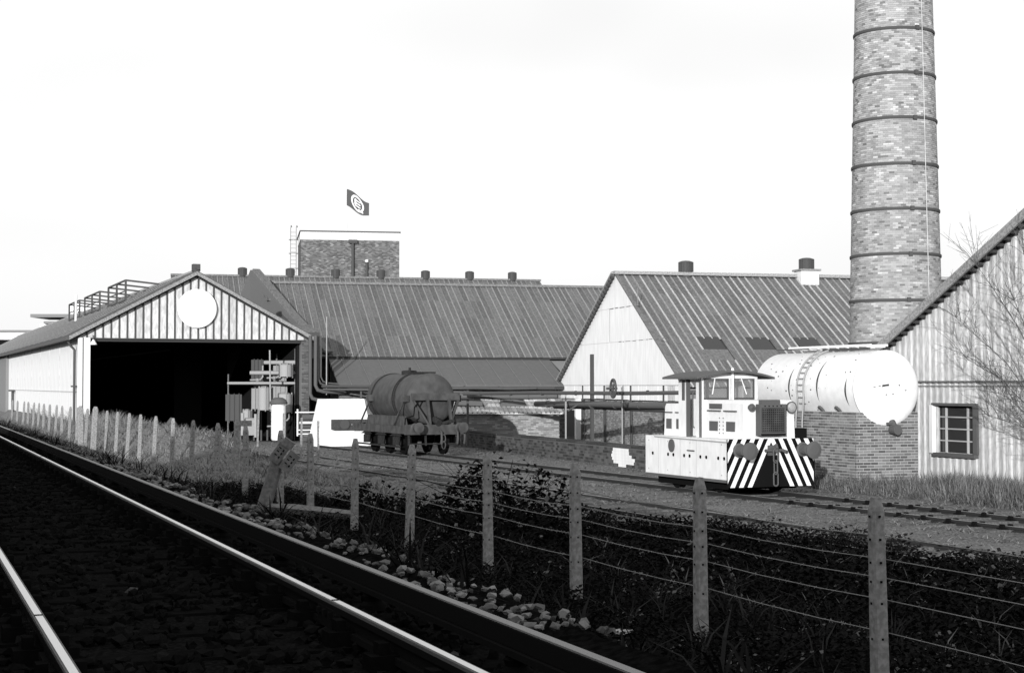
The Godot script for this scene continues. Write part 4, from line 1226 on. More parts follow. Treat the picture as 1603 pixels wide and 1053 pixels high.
func build_tower() -> void:
	var cx := 132.0
	tex.bricks = brick_texture()
	mat("brick_far", 0.3, 0.95, "bricks", Vector3(0.277, 0.416, 0.277), 0.1)
	mats.brick_far.uv1_world_triplanar = false
	var t := thing("brick_tower", "square brick tower with a white parapet band behind the long roofs", "tower", P(128.0 * 0.3665 - 13.4 * 0.9304, -0.1, 128.0 * 0.9304 + 13.4 * 0.3665), deg_to_rad(-12.0))
	# local x 0 is the middle of the face; the face is 8.2 m wide
	var o := Vector3(0, 0, 0)
	wall_box(t, "wall", Vector3(-3.55, 0, -7.0), Vector3(4.35, 14.32, 0), mats.brick_far)
	wall_box(t, "parapet", Vector3(-3.58, 14.32, -7.05), Vector3(4.38, 14.95, 0.03), mats.white_wall)
	wall_box(t, "coping", Vector3(-3.65, 14.95, -7.1), Vector3(4.45, 15.05, 0.1), mats.iron_grey)
	var dp := MB.new(); dp.tube(Vector3(0.6, 6, 0.14), Vector3(0.6, 14.1, 0.14), 0.12, 8); dp.box(Vector3(0.6, 14.2, 0.16), Vector3(0.7, 0.28, 0.3)); part("downpipe", dp, mats.iron, t)
	var vp := MB.new(); vp.tube(Vector3(1.72, 6, 0.14), Vector3(1.72, 12.6, 0.14), 0.1, 8); part("vent_pipe", vp, mats.iron, t)
	var vt := MB.new(); vt.tube(Vector3(1.72, 12.55, 0.14), Vector3(1.72, 12.75, 0.14), 0.13, 8); part("vent_cap", vt, mats.white_wall, t)
	var ld := MB.new()
	for x in [-4.35, -3.9]:
		ld.path([Vector3(x, 6, -0.6), Vector3(x, 15.3, -0.6), Vector3(x + 0.05, 15.5, -0.75), Vector3(x + 0.1, 15.4, -1.1)], 0.035, 5)
	for i in 28: ld.tube(Vector3(-4.35, 6.3 + i * 0.32, -0.6), Vector3(-3.9, 6.3 + i * 0.32, -0.6), 0.02, 4)
	for y in [10.6, 12.0, 13.2, 14.3]:
		ld.path([Vector3(-4.35, y, -0.6), Vector3(-4.5, y, -0.1), Vector3(-4.12, y, 0.2), Vector3(-3.75, y, -0.1), Vector3(-3.9, y, -0.6)], 0.025, 4)
	part("ladder", ld, mats.pipe_pale, t)
	var top := P(128.0 * 0.3665 - 12.8 * 0.9304, 14.95, 128.0 * 0.9304 + 12.8 * 0.3665)
	var fp := thing("flagpole", "slender pale flagpole stayed on the roof of the brick tower", "flagpole", top + Vector3(0, 0, -2.0), deg_to_rad(-21.5))
	var p := MB.new(); p.tube(Vector3(0, 0, 0), Vector3(0.02, 3.7, 0), 0.025, 8, 0.018); part("pole", p, mats.white_sign, fp)
	for e in [Vector3(-0.75, 0, 0.5), Vector3(0.75, 0, 0.5), Vector3(0.05, 0, -0.8)]:
		var s := MB.new(); s.tube(e, Vector3(0, 1.4, 0), 0.012, 4); part("stay", s, mats.white_wall, fp)
	var fl := MB.new()
	var nx := 16; var ny := 8
	var pt := func(i: int, j: int) -> Vector3:
		var u := float(i) / nx; var w := float(j) / ny
		return Vector3(0.03 + 1.85 * u, 3.62 - 1.42 * w - 1.15 * u + 0.1 * sin(u * 6.0 + w) + 0.3 * u * u * w, 0.16 * sin(u * 7.0 + w * 1.2) * (0.2 + u))
	for i in nx:
		for j in ny:
			var q := [[i, j + 1], [i + 1, j + 1], [i + 1, j], [i, j]]
			var v := []
			for e in q: v.append(pt.call(e[0], e[1]))
			fl.tri(v[0], v[1], v[2]); fl.tri(v[0], v[2], v[3])
			for e in [0, 2, 1, 0, 3, 2]: fl.uv.append(Vector2(float(q[e][0]) / nx, float(q[e][1]) / ny))
	var fm := StandardMaterial3D.new()
	fm.resource_name = "flag_cloth"; fm.albedo_texture = flag_texture(); fm.roughness = 0.9; fm.metallic_specular = 0.1; fm.cull_mode = BaseMaterial3D.CULL_DISABLED
	var f := thing("flag", "dark flag flying with a white ring round a letter", "flag", fp.position, fp.rotation.y)
	part("cloth", fl, fm, f)

# ------------------------------------------------------------------ corrugated shed, pier and storage tank on the right
func build_right_shed() -> void:
	var t := thing("corrugated_shed", "tall pale corrugated iron shed with a steep gable at the right edge", "shed", P(26.0, -0.1, 38.4), -PI / 2)
	var E := 3.2; var K := 0.507; var A := 14.2
	var top := func(x: float) -> float: return E + K * (x if x < A else 2 * A - x)
	var wx0 := 3.12; var wx1 := 4.8; var wy0 := 0.88; var wy1 := 2.12
	var w := 0.27
	var strip := func(x: float, lo: float, hi0: float, hi1: float, z: float) -> void:
		var b := MB.new()
		var ks := [[0.0, 0.0], [0.3, 0.0], [0.45, 0.038], [0.72, 0.038], [0.87, 0.0], [1.0, 0.0]]
		for i in 5:
			var a0: float = x + ks[i][0] * w; var a1: float = x + ks[i + 1][0] * w
			var za: float = z + ks[i][1]; var zb: float = z + ks[i + 1][1]
			var ta := lerpf(hi0, hi1, ks[i][0]); var tb := lerpf(hi0, hi1, ks[i + 1][0])
			b.quad(Vector3(a0, lo, za), Vector3(a1, lo, zb), Vector3(a1, tb, zb), Vector3(a0, ta, za))
			b.quad(Vector3(a1, lo, z - 0.02), Vector3(a0, lo, z - 0.02), Vector3(a0, ta, z - 0.02), Vector3(a1, tb, z - 0.02))
		part("corrugated_sheet", b, mats["wall_sheet_%d" % (rng.randi() % 4)], t)
	var x := 0.0
	while x < 14.0:
		var mid := x + w / 2
		if mid > wx0 and mid < wx1:
			strip.call(x, 0.0, wy0 - 0.02, wy0 - 0.02, 0.0)
			strip.call(x, wy1 + 0.02, 2.78, 2.78, 0.0)
		else:
			strip.call(x, 0.0, 2.78, 2.78, 0.0)
		strip.call(x, 2.72, top.call(x) - 0.05, top.call(x + w) - 0.05, 0.03)
		x += w
	var bk := MB.new()
	bk.prism(PackedVector2Array([Vector2(0, 0), Vector2(wx0, 0), Vector2(wx0, E + 1.0), Vector2(0, E - 0.15)]), 0.1, Transform3D(Basis.IDENTITY, Vector3(0, 0, -0.14)))
	bk.prism(PackedVector2Array([Vector2(wx1, 0), Vector2(28.4, 0), Vector2(28.4, E - 0.15), Vector2(A, E + K * A - 0.15), Vector2(wx1, E + K * wx1 - 0.15)]), 0.1, Transform3D(Basis.IDENTITY, Vector3(0, 0, -0.14)))
	bk.prism(PackedVector2Array([Vector2(wx0, wy1), Vector2(wx1, wy1), Vector2(wx1, E + 1.0), Vector2(wx0, E + 1.0)]), 0.1, Transform3D(Basis.IDENTITY, Vector3(0, 0, -0.14)))
	bk.span(Vector3(wx0, 0, -0.14), Vector3(wx1, wy0, -0.04))
	part("gable_wall", bk, mats.wall_sheet_1, t)
	wall_box(t, "side_wall", Vector3(0, 0, -30), Vector3(0.2, E - 0.1, -0.15), mats.wall_sheet_1)
	wall_box(t, "side_wall", Vector3(28.2, 0, -30), Vector3(28.4, E - 0.1, -0.15), mats.wall_sheet_1)
	wall_box(t, "back_wall", Vector3(0.2, 0, -30), Vector3(28.2, E, -29.8), mats.wall_sheet_1)
	var jr := MB.new()
	jr.beam(Vector3(0, 2.74, 0.1), Vector3(14, 2.74, 0.09), 0.04, 0.035); jr.beam(Vector3(0, 2.62, 0.06), Vector3(14, 2.62, 0.06), 0.02, 0.02); part("sheet_rail", jr, mats.concrete_old, t)
	for sg in [0, 1]:
		var e := Vector2(-0.5, E - K * 0.5) if sg == 0 else Vector2(2 * A + 0.5, E - K * 0.5)
		var p := Vector2(A, E + K * A)
		var sl := MB.new(); sl.prism(PackedVector2Array([e, p, p + Vector2(0, 0.08), e + Vector2(0, 0.08)]), 30.5, Transform3D(Basis.IDENTITY, Vector3(0, 0, -30.2))); part("roof_slope", sl, mats.shed_roof, t)
		var bb := MB.new(); bb.prism(PackedVector2Array([e + Vector2(0, -0.13), p + Vector2(0, -0.13), p + Vector2(0, 0.12), e + Vector2(0, 0.12)]), 0.06, Transform3D(Basis.IDENTITY, Vector3(0, 0, 0.301))); part("barge_board", bb, mats.verge, t)
	for i in 50:
		var xx := 0.1 + i * w
		var c := MB.new(); c.box(Vector3(xx, top.call(xx) - 0.145, 0.2), Vector3(0.12, 0.07, 0.14)); part("sheet_end", c, mats.verge_dark, t)
	# window
	var fr := MB.new()
	fr.beam(Vector3(wx0 - 0.05, wy0 - 0.06, 0.06), Vector3(wx1 + 0.05, wy0 - 0.06, 0.06), 0.16, 0.1)
	fr.beam(Vector3(wx0 - 0.05, wy1 + 0.02, 0.06), Vector3(wx1 + 0.05, wy1 + 0.02, 0.06), 0.16, 0.07)
	fr.beam(Vector3(wx1 + 0.02, wy0, 0.06), Vector3(wx1 + 0.02, wy1, 0.06), 0.07, 0.16)
	var wn := part("window", fr, mats.iron_grey, t)
	var jm := MB.new(); jm.beam(Vector3(wx0 - 0.06, wy0 - 0.03, 0.05), Vector3(wx0 - 0.06, wy1, 0.05), 0.2, 0.14); part("jamb", jm, mats.white_wall, wn)
	var hd := MB.new(); hd.span(Vector3(wx0, wy1 - 0.07, -0.05), Vector3(wx1, wy1 - 0.015, 0.0)); part("head_gap", hd, mats.black, wn)
	var xs := [wx0, wx0 + 0.38, wx0 + 1.28, wx1]
	for i in 3:
		for j in 4:
			var h := (wy1 - wy0) / 4
			var g := MB.new(); g.span(Vector3(xs[i] + 0.03, wy0 + j * h + 0.02, -0.06), Vector3(xs[i + 1] - 0.03, wy0 + (j + 1) * h - 0.02, -0.045)); part("pane", g, mats.glass_dark, wn)
	for i in [1, 2]:
		var g := MB.new(); g.beam(Vector3(xs[i], wy0, -0.03), Vector3(xs[i], wy1, -0.03), 0.05, 0.05); part("glazing_bar", g, mats.frame_pale, wn)
	for j in [1, 2, 3]:
		var y: float = wy0 + j * (wy1 - wy0) / 4
		var g := MB.new(); g.beam(Vector3(wx0, y, -0.034), Vector3(wx1, y, -0.034), 0.035, 0.03); part("glazing_bar", g, mats.frame_pale, wn)

func build_pier_and_tank() -> void:
	var x0 := 23.1; var x1 := 25.0; var s0 := 34.7; var s1 := 40.2; var H := 1.95
	var t := thing("brick_pier", "weathered brick pier with pale mortar under the white storage tank", "pier", P(x0, -0.1, s0))
	wall_box(t, "core", Vector3(0.02, 0, -(s1 - s0)), Vector3(x1 - x0 - 0.02, H, -0.02), mats.mortar_pale)
	var bm := []
	for i in 5: bm.append(brick_mesh(mats["brick_%d" % i], Vector3(0.207, 0.057, 0.05)))
	var left := 298
	# the end towards the viewer first, then the near end of the long side; the rest is joined
	var faces := [[Transform3D.IDENTITY, x1 - x0, 0.0], [Transform3D(Basis(Vector3.UP, -PI / 2), Vector3(0, 0, -(s1 - s0))), s1 - s0, 2.9]]
	var rest := []; var rc := []
	for f in faces:
		for row in 26:
			var x: float = -0.1125 if row % 2 else 0.0
			while x < f[1] - 0.03:
				var a := maxf(x, 0.0); var z := minf(x + 0.225, f[1])
				x += 0.225
				if z - a < 0.05: continue
				var k := Transform3D(Basis.IDENTITY.scaled(Vector3((z - a - 0.018) / 0.207, 1, 1)), Vector3((a + z) / 2, row * 0.075 + 0.0375, -0.036 + rng.randf_range(-0.004, 0.005)))
				if row > 4 and a >= f[2] and left > 0:
					put("brick", bm[rng.randi() % 5], t, f[0] * k); left -= 1
				else:
					rest.append(f[0] * k)
					var l := rng.randf_range(0.09, 0.25); rc.append(Color(l, l, l))
	many("brickwork", brick_mesh(mats.brick, Vector3(0.207, 0.057, 0.05)), rest, rc, t)
	# tank
	var R := 0.98
	var k := thing("storage_tank", "round ended white storage tank with rust flecks lying on the brick pier", "tank", P(24.05, 2.46, 34.75))
	var prof := []
	for i in 7:
		var a := PI / 2 * i / 6
		prof.append(Vector2(sin(a) * R, -5.0 - 0.28 * cos(a)))
	prof.append(Vector2(R, 0.0))
	var en := MB.new()
	var pe := [Vector2(R, -0.03), Vector2(R + 0.008, -0.03), Vector2(R + 0.008, 0.012)]
	for i in 8:
		var a := 0.12 + (PI / 2 - 0.12) * i / 7
		pe.append(Vector2(cos(a) * R, 0.01 + 0.15 * sin(a)))
	en.lathe(pe, 56, Transform3D(Basis(Vector3.RIGHT, PI / 2), Vector3.ZERO), true)
	part("end_plate", en, mats.white_tank, k)
	var sh := MB.new(); sh.lathe(prof, 56, Transform3D(Basis(Vector3.RIGHT, PI / 2), Vector3.ZERO), true)
	part("shell", sh, mats.white_tank, k)
	for e in [[-0.35, 1.3, 2.05], [-1.7, 0.75, 1.95], [-3.1, 1.0, 2.0]]:       # open rust-stained joints of the cladding
		var b := MB.new()
		for i in 14:
			var a0: float = lerpf(e[1], e[2], i / 14.0); var a1: float = lerpf(e[1], e[2], (i + 1) / 14.0)
			var w0 := 0.07 * sin(PI * i / 14.0) + 0.005; var w1 := 0.07 * sin(PI * (i + 1) / 14.0) + 0.005
			var q := func(a: float, z: float) -> Vector3: return Vector3(-sin(a) * (R + 0.004), cos(a) * (R + 0.004), z)
			b.quad(q.call(a1, e[0] - w1), q.call(a1, e[0]), q.call(a0, e[0]), q.call(a0, e[0] - w0))
		part("open_joint", b, mats.rust, k)
	var fl := MB.new()
	for i in 46:
		var a := rng.randf_range(0.3, 2.5); var z := rng.randf_range(-4.6, -0.2)
		var s := rng.randf_range(0.012, 0.04)
		fl.box(Vector3(-sin(a) * (R + 0.001), cos(a) * (R + 0.001), z), Vector3(0.006, s, s * 1.4), Basis(Vector3.BACK, a + PI / 2 - PI / 2) * Basis(Vector3.BACK, PI / 2))
	for e in [[-0.12, 0.08, 0.2, 0.05], [-0.3, 0.06, 0.06, 0.02], [-0.45, 0.03, 0.06, 0.02], [-0.1, -0.16, 0.05, 0.025], [0.1, -0.15, 0.06, 0.02], [0.3, 0.08, 0.04, 0.03], [0.5, -0.05, 0.05, 0.02], [-0.2, 0.05, 0.08, 0.02]]:
		fl.box(Vector3(e[0], e[1], 0.01 + 0.15 * sqrt(1.0 - e[0] * e[0] - e[1] * e[1]) + 0.002), Vector3(e[2], e[3], 0.012), Basis(Vector3.UP, e[0] * 0.2) * Basis(Vector3.BACK, 0.1))
	stuff(part("rust_flecks", fl, mats.rust, k))
	var wk := MB.new()
	for x in [-0.25, 0.25]: wk.beam(Vector3(x, R + 0.14, -4.3), Vector3(x, R + 0.14, -0.3), 0.06, 0.06)
	for i in 9: wk.beam(Vector3(-0.25, R + 0.1, -0.4 - i * 0.47), Vector3(0.25, R + 0.1, -0.4 - i * 0.47), 0.05, 0.04)
	part("walkway", wk, mats.white_paint, k)
	var wl := MB.new(); wl.beam(Vector3(-0.22, R + 0.055, -2.6), Vector3(-0.22, R + 0.055, -0.4), 0.05, 0.07); wl.beam(Vector3(-0.3, R + 0.1, -4.9), Vector3(-0.3, R + 0.1, -3.2), 0.03, 0.03); part("walkway_bearer", wl, mats.iron, k)
	var la := MB.new()
	for z in [-2.62, -2.3]:
		var pts := []
		for i in 16:
			var a := lerpf(0.15, 1.75, i / 15.0)
			pts.append(Vector3(-sin(a) * (R + 0.07), cos(a) * (R + 0.07), z))
		pts.append(Vector3(-R - 0.1, -0.9, z)); pts.append(Vector3(-R - 0.1, -1.6, z))
		la.path(pts, 0.024, 6)
	for i in 12:
		var a := 0.2 + i * 0.16
		la.tube(Vector3(-sin(a) * (R + 0.07), cos(a) * (R + 0.07), -2.62), Vector3(-sin(a) * (R + 0.07), cos(a) * (R + 0.07), -2.3), 0.016, 5)
	part("ladder", la, mats.pipe_pale, k)
	var vl := MB.new()
	vl.tube(Vector3(0.12, -R + 0.12, 0.05), Vector3(0.12, -R - 0.12, 0.24), 0.1, 10); vl.tube(Vector3(0.12, -R - 0.08, 0.1), Vector3(0.12, -R - 0.08, 0.34), 0.13, 12); vl.box(Vector3(-0.02, -R + 0.08, 0.18), Vector3(0.16, 0.06, 0.08))
	part("outlet_valve", vl, mats.iron_grey, k)
	var cr := MB.new()
	for z in [-0.9, -1.7, -3.4]: cr.box(Vector3(-R * 0.8, -R * 0.62, z), Vector3(0.06, 0.4, 0.1), Basis(Vector3.BACK, 0.9))
	part("saddle_bracket", cr, mats.iron_grey, k)

# ------------------------------------------------------------------ rolling stock
func wheel_mesh(r: float) -> MB:
	var b := MB.new()
	b.lathe([Vector2(0.06, -0.06), Vector2(r + 0.03, -0.06), Vector2(r + 0.03, -0.03), Vector2(r, -0.03), Vector2(r, 0.07), Vector2(r - 0.07, 0.07), Vector2(r - 0.08, 0.03), Vector2(0.12, 0.04), Vector2(0.1, 0.09), Vector2(0, 0.09)], 26)
	return b

func build_loco() -> void:
	var t := thing("shunting_locomotive", "small white diesel shunter with a black and white chevron buffer beam", "locomotive", P(19.35, 0.0, 32.6), 0.038)
	t.scale = Vector3(1, 1, 0.88)
	var W := 1.18; var L := 4.5
	var fr := MB.new()
	fr.span(Vector3(-W + 0.01, 0.34, -L), Vector3(W - 0.01, 1.28, -0.03))
	part("frame_skirt", fr, mats.loco_white, t)
	var ul := MB.new(); ul.span(Vector3(-W + 0.004, 0.28, -L + 0.02), Vector3(W - 0.004, 0.345, -0.04)); part("skirt_lip", ul, mats.iron_grey, t)
	var fe := MB.new(); fe.beam(Vector3(-W - 0.005, 1.26, -L + 0.55), Vector3(-W - 0.005, 1.22, -0.05), 0.02, 0.025); part("footplate_edge", fe, mats.pipe_pale, t)
	var holes := MB.new()
	for z in [-4.06, -3.17, -2.87, -2.27, -1.97, -1.39, -1.08, -0.46, -0.16]:
		var h := MB.new(); h.tube(Vector3(-W - 0.006, 0.84, z), Vector3(-W + 0.02, 0.84, z), 0.042, 10); part("skirt_hole", h, mats.black, t)
	var pl := MB.new(); pl.tube(Vector3(-W - 0.02, 1.06, -2.96), Vector3(-W + 0.02, 1.06, -2.96), 0.16, 20); part("round_plate", pl, mats.loco_grey, t)
	var sp := MB.new(); sp.box(Vector3(-W, 0.97, -1.9), Vector3(0.03, 0.03, 0.38)); part("nameplate_strip", sp, mats.iron_grey, t)
	for z in [-1.62, -2.5, -3.75]:
		var q := MB.new(); q.box(Vector3(-W + 0.009, 0.8, z), Vector3(0.006, 0.9, 0.012)); part("panel_seam", q, mats.pipe_pale, t)
	for z in [-0.3, -1.95, -3.2, -4.3]:
		for y in [0.45, 1.16]:
			var q := MB.new(); q.tube(Vector3(-W + 0.002, y, z), Vector3(-W + 0.016, y, z), 0.018, 6); part("rivet", q, mats.pipe_pale, t)
	var hr := MB.new(); hr.path([Vector3(-0.86, 1.5, -2.32), Vector3(-0.9, 1.55, -2.32), Vector3(-0.9, 2.35, -2.32), Vector3(-0.86, 2.4, -2.32)], 0.016, 6); part("handrail", hr, mats.iron_grey, t)
	# buffer beam with chevrons
	var bb := MB.new(); bb.span(Vector3(-W, 0.17, -0.03), Vector3(W, 1.29, 0.02)); var beam := part("buffer_beam", bb, mats.black, t)
	var rect := PackedVector2Array([Vector2(-W, 0.172), Vector2(W, 0.172), Vector2(W, 1.288), Vector2(-W, 1.288)])
	for sg in [-1.0, 1.0]:
		for k in 9:
			var x := 0.01 + k * 0.235
			var y0 := 0.0; var y1 := 1.4; var apex := 1.2
			var q := PackedVector2Array()
			for e in [[x, y1], [x + 0.118, y1], [x + 0.118, y0], [x, y0]]: q.append(Vector2(sg * (e[0] + 0.5 * (apex - e[1])), e[1]))
			if k == 0: q = Geometry2D.intersect_polygons(q, PackedVector2Array([Vector2(0, 0), Vector2(sg * 3, 0), Vector2(sg * 3, 1.4), Vector2(0, 1.4)]))[0]
			for piece in Geometry2D.intersect_polygons(q, rect):
				var b := MB.new(); b.prism(piece, 0.005, Transform3D(Basis.IDENTITY, Vector3(0, 0, 0.02)))
				part("white_stripe", b, mats.white_paint, beam)
	for x in [-0.87, 0.87]:
		var b := MB.new()
		b.lathe([Vector2(0.17, 0.0), Vector2(0.17, 0.03), Vector2(0.13, 0.05), Vector2(0.125, 0.3), Vector2(0.08, 0.31), Vector2(0.07, 0.5), Vector2(0.2, 0.52), Vector2(0.205, 0.55), Vector2(0.12, 0.575), Vector2(0, 0.58)], 24, Transform3D(Basis(Vector3.RIGHT, PI / 2), Vector3(x, 1.03, 0.02)))
		part("buffer", b, mats.loco_grey, t)
	var hk := MB.new()
	hk.box(Vector3(0, 1.02, 0.05), Vector3(0.2, 0.24, 0.06)); hk.beam(Vector3(0, 1.02, 0.05), Vector3(0, 1.04, 0.3), 0.07, 0.1); hk.beam(Vector3(0, 1.06, 0.3), Vector3(0, 1.16, 0.24), 0.06, 0.08); hk.tube(Vector3(-0.22, 1.02, 0.12), Vector3(0.22, 1.02, 0.12), 0.035, 8)
	hk.tube(Vector3(0.3, 1.02, 0.02), Vector3(0.36, 0.98, 0.16), 0.04, 8)
	part("coupling_hook", hk, mats.loco_grey, t)
	for k in 3:
		var pts := []
		for i in 18:
			var a := TAU * i / 18
			var u := Vector3(cos(a) * 0.06, sin(a) * 0.06 + (0.1 if sin(a) > 0 else -0.1), 0)
			if k == 1: u = Vector3(u.x * 0.2, u.y, u.x * 0.98)
			pts.append(Vector3(0, 0.9 - k * 0.27, 0.25) + u)
		var b := MB.new(); b.path(pts, 0.02, 6, true); part("chain_link", b, mats.loco_grey, t)
	# bonnet
	var hd := MB.new()
	hd.prism(PackedVector2Array([Vector2(-0.72, 1.28), Vector2(0.72, 1.28), Vector2(0.69, 2.1), Vector2(0.62, 2.19), Vector2(-0.62, 2.19), Vector2(-0.69, 2.1)]), 1.98, Transform3D(Basis.IDENTITY, Vector3(0, 0, -2.06)))
	var bon := part("bonnet", hd, mats.loco_white, t)
	for e in [[-1.78, -1.16, 1.98, 2.1], [-1.78, -1.35, 1.45, 1.68], [-0.9, -0.47, 1.45, 1.68]]:
		var b := MB.new(); b.span(Vector3(-0.728, e[2], e[0]), Vector3(-0.70 if e[3] < 2 else -0.68, e[3], e[1]))
		var o := part("side_vent", b, mats.loco_grey, bon)
	for e in [[-1.88, -1.2], [-1.02, -0.38]]:
		var b := MB.new(); b.beam(Vector3(-0.725, 1.93, e[0]), Vector3(-0.725, 1.93, e[1]), 0.035, 0.03); part("panel_handle", b, mats.iron_grey, bon)
	for z in [-1.25, -1.06]:
		var b := MB.new()
		for i in 5: b.box(Vector3(-0.722, 1.4 + i * 0.09, z), Vector3(0.012, 0.03, 0.02))
		part("door_hinge", b, mats.iron_grey, bon)
	var rd := MB.new()
	rd.span(Vector3(-0.36, 1.36, -0.08), Vector3(0.36, 2.1, 0.13)); rd.span(Vector3(-0.28, 2.1, -0.08), Vector3(0.22, 2.2, 0.08))
	var rad := part("radiator", rd, mats.loco_grey, t)
	var gr := MB.new()
	for i in 12: gr.beam(Vector3(-0.29 + i * 0.0527, 1.45, 0.14), Vector3(-0.29 + i * 0.0527, 2.0, 0.14), 0.022, 0.02)
	for i in 11: gr.beam(Vector3(-0.31, 1.46 + i * 0.053, 0.145), Vector3(0.31, 1.46 + i * 0.053, 0.145), 0.02, 0.022)
	part("grille", gr, mats.wagon_grey, rad)
	var gb := MB.new(); gb.span(Vector3(-0.31, 1.44, 0.13), Vector3(0.31, 2.01, 0.134)); part("grille_back", gb, mats.black, rad)
	var rv := MB.new()
	for i in 5:
		var q := MB.new(); q.box(Vector3(-0.22 + i * 0.11, 2.055, 0.132), Vector3(0.03, 0.03, 0.01)); part("radiator_stud", q, mats.black, rad)
	rv.beam(Vector3(-0.33, 1.39, 0.14), Vector3(0.33, 1.39, 0.14), 0.03, 0.04)
	part("radiator_foot", rv, mats.black, rad)
	for e in [[-0.52, false], [0.57, true]]:
		var q := 1.0 if e[1] else 0.66
		var b := MB.new(); b.lathe([Vector2(0, -0.12), Vector2(0.1, -0.1) * q, Vector2(0.14, 0.02) * q, Vector2(0.14, 0.05) * q, Vector2(0.115, 0.05) * q], 20, Transform3D(Basis(Vector3.RIGHT, PI / 2), Vector3(e[0], 2.02, 0.0)))
		var o := part("headlight", b, mats.loco_grey, t)
		var g := MB.new(); g.lathe([Vector2(0.115, 0.045) * q, Vector2(0.06, 0.06) * q, Vector2(0, 0.065)], 20, Transform3D(Basis(Vector3.RIGHT, PI / 2), Vector3(e[0], 2.02, 0.0))); part("lens", g, mats.lens if e[1] else mats.loco_grey, o)
	# cab
	var cz := -2.06; var cr := -3.32; var cw := 0.8
	var cf := MB.new()
	cf.span(Vector3(-cw, 1.28, cz - 0.05), Vector3(cw, 2.19, cz)); cf.span(Vector3(-cw, 2.70, cz - 0.05), Vector3(cw, 2.75, cz))
	for x in [[-cw, -cw + 0.07], [-0.035, 0.035], [cw - 0.1, cw]]: cf.span(Vector3(x[0], 2.19, cz - 0.05), Vector3(x[1], 2.70, cz))
	cf.prism(PackedVector2Array([Vector2(-cw, 2.75), Vector2(cw, 2.75), Vector2(0.4, 2.83), Vector2(-0.4, 2.83)]), 0.05, Transform3D(Basis.IDENTITY, Vector3(0, 0, cz - 0.05)))
	part("cab_front", cf, mats.loco_white, t)
	for x in [[-cw + 0.07, -0.035], [0.035, cw - 0.1]]:
		var b := MB.new()
		b.beam(Vector3(x[0], 2.215, cz), Vector3(x[1], 2.215, cz), 0.04, 0.045); b.beam(Vector3(x[0], 2.69, cz), Vector3(x[1], 2.69, cz), 0.04, 0.025)
		b.beam(Vector3(x[1] - 0.012, 2.2, cz), Vector3(x[1] - 0.012, 2.70, cz), 0.025, 0.04)
		var o := part("windscreen", b, mats.iron, t)
		var g := MB.new(); g.span(Vector3(x[0], 2.2, cz - 0.03), Vector3(x[1], 2.70, cz - 0.024)); part("pane", g, mats.cab_glass, o)
		var wp := MB.new(); wp.beam(Vector3((x[0] + x[1]) / 2 - 0.05, 2.70, cz + 0.03), Vector3((x[0] + x[1]) / 2 - (0.12 if x[0] < 0 else -0.1), 2.32, cz + 0.03), 0.02, 0.02); part("wiper", wp, mats.white_paint, o)
	var cs := MB.new()
	for sg in [-1.0, 1.0]:
		cs.box(Vector3(sg * (cw - 0.02), 1.96, -3.05), Vector3(0.05, 1.36, 0.5)); cs.box(Vector3(sg * (cw - 0.02), 1.96, -2.2), Vector3(0.06, 1.36, 0.26))
	part("cab_side", cs, mats.loco_white, t)
	var sw := MB.new(); sw.box(Vector3(-cw - 0.01, 2.42, -3.02), Vector3(0.03, 0.5, 0.13)); part("side_window", sw, mats.loco_grey, t)
	var de := MB.new(); de.box(Vector3(-cw, 1.98, -2.78), Vector3(0.08, 1.4, 0.07)); de.box(Vector3(-cw - 0.02, 1.96, -2.07), Vector3(0.05, 1.36, 0.05)); part("door_edge", de, mats.iron_grey, t)
	var cb := MB.new()
	cb.span(Vector3(-cw, 1.28, cr), Vector3(cw, 2.2, cr + 0.05)); cb.span(Vector3(-cw, 2.62, cr), Vector3(cw, 2.76, cr + 0.05))
	for x in [[-cw, -cw + 0.08], [-0.05, 0.05], [cw - 0.08, cw]]: cb.span(Vector3(x[0], 2.2, cr), Vector3(x[1], 2.62, cr + 0.05))
	part("cab_rear", cb, mats.loco_white, t)
	var co := MB.new()
	co.box(Vector3(-0.2, 1.75, -2.25), Vector3(0.9, 0.9, 0.25)); co.tube(Vector3(-0.55, 1.5, -2.5), Vector3(-0.5, 1.5, -2.52), 0.14, 12); co.tube(Vector3(-0.5, 1.8, -2.5), Vector3(-0.62, 1.86, -2.55), 0.03, 6); co.tube(Vector3(-0.5, 2.0, -2.5), Vector3(-0.64, 2.05, -2.55), 0.03, 6)
	part("controls", co, mats.iron_grey, t)
	var rf := MB.new()
	var arc := PackedVector2Array()
	for i in 13:
		var a := -1.0 + i / 6.0
		arc.append(Vector2(a * 1.1, 2.9 - 0.16 * a * a))
	for i in 13:
		var a := 1.0 - i / 6.0
		arc.append(Vector2(a * 1.1, 2.85 - 0.16 * a * a))
	rf.prism(arc, 1.95, Transform3D(Basis.IDENTITY, Vector3(0, 0, -3.65)))
	part("cab_roof", rf, mats.iron_grey, t)
	var ex := MB.new(); ex.tube(Vector3(0.03, 2.15, -1.95), Vector3(0.03, 2.96, -1.95), 0.036, 10); part("exhaust_pipe", ex, mats.white_paint, t)
	var rh := MB.new()
	rh.prism(PackedVector2Array([Vector2(3.36, 1.28), Vector2(4.34, 1.28), Vector2(4.28, 2.0), Vector2(4.2, 2.08), Vector2(3.36, 2.08)]), 1.42, Transform3D(Basis(Vector3.UP, PI / 2), Vector3(-0.71, 0, 0)))
	var rho := part("rear_bonnet", rh, mats.loco_white, t)
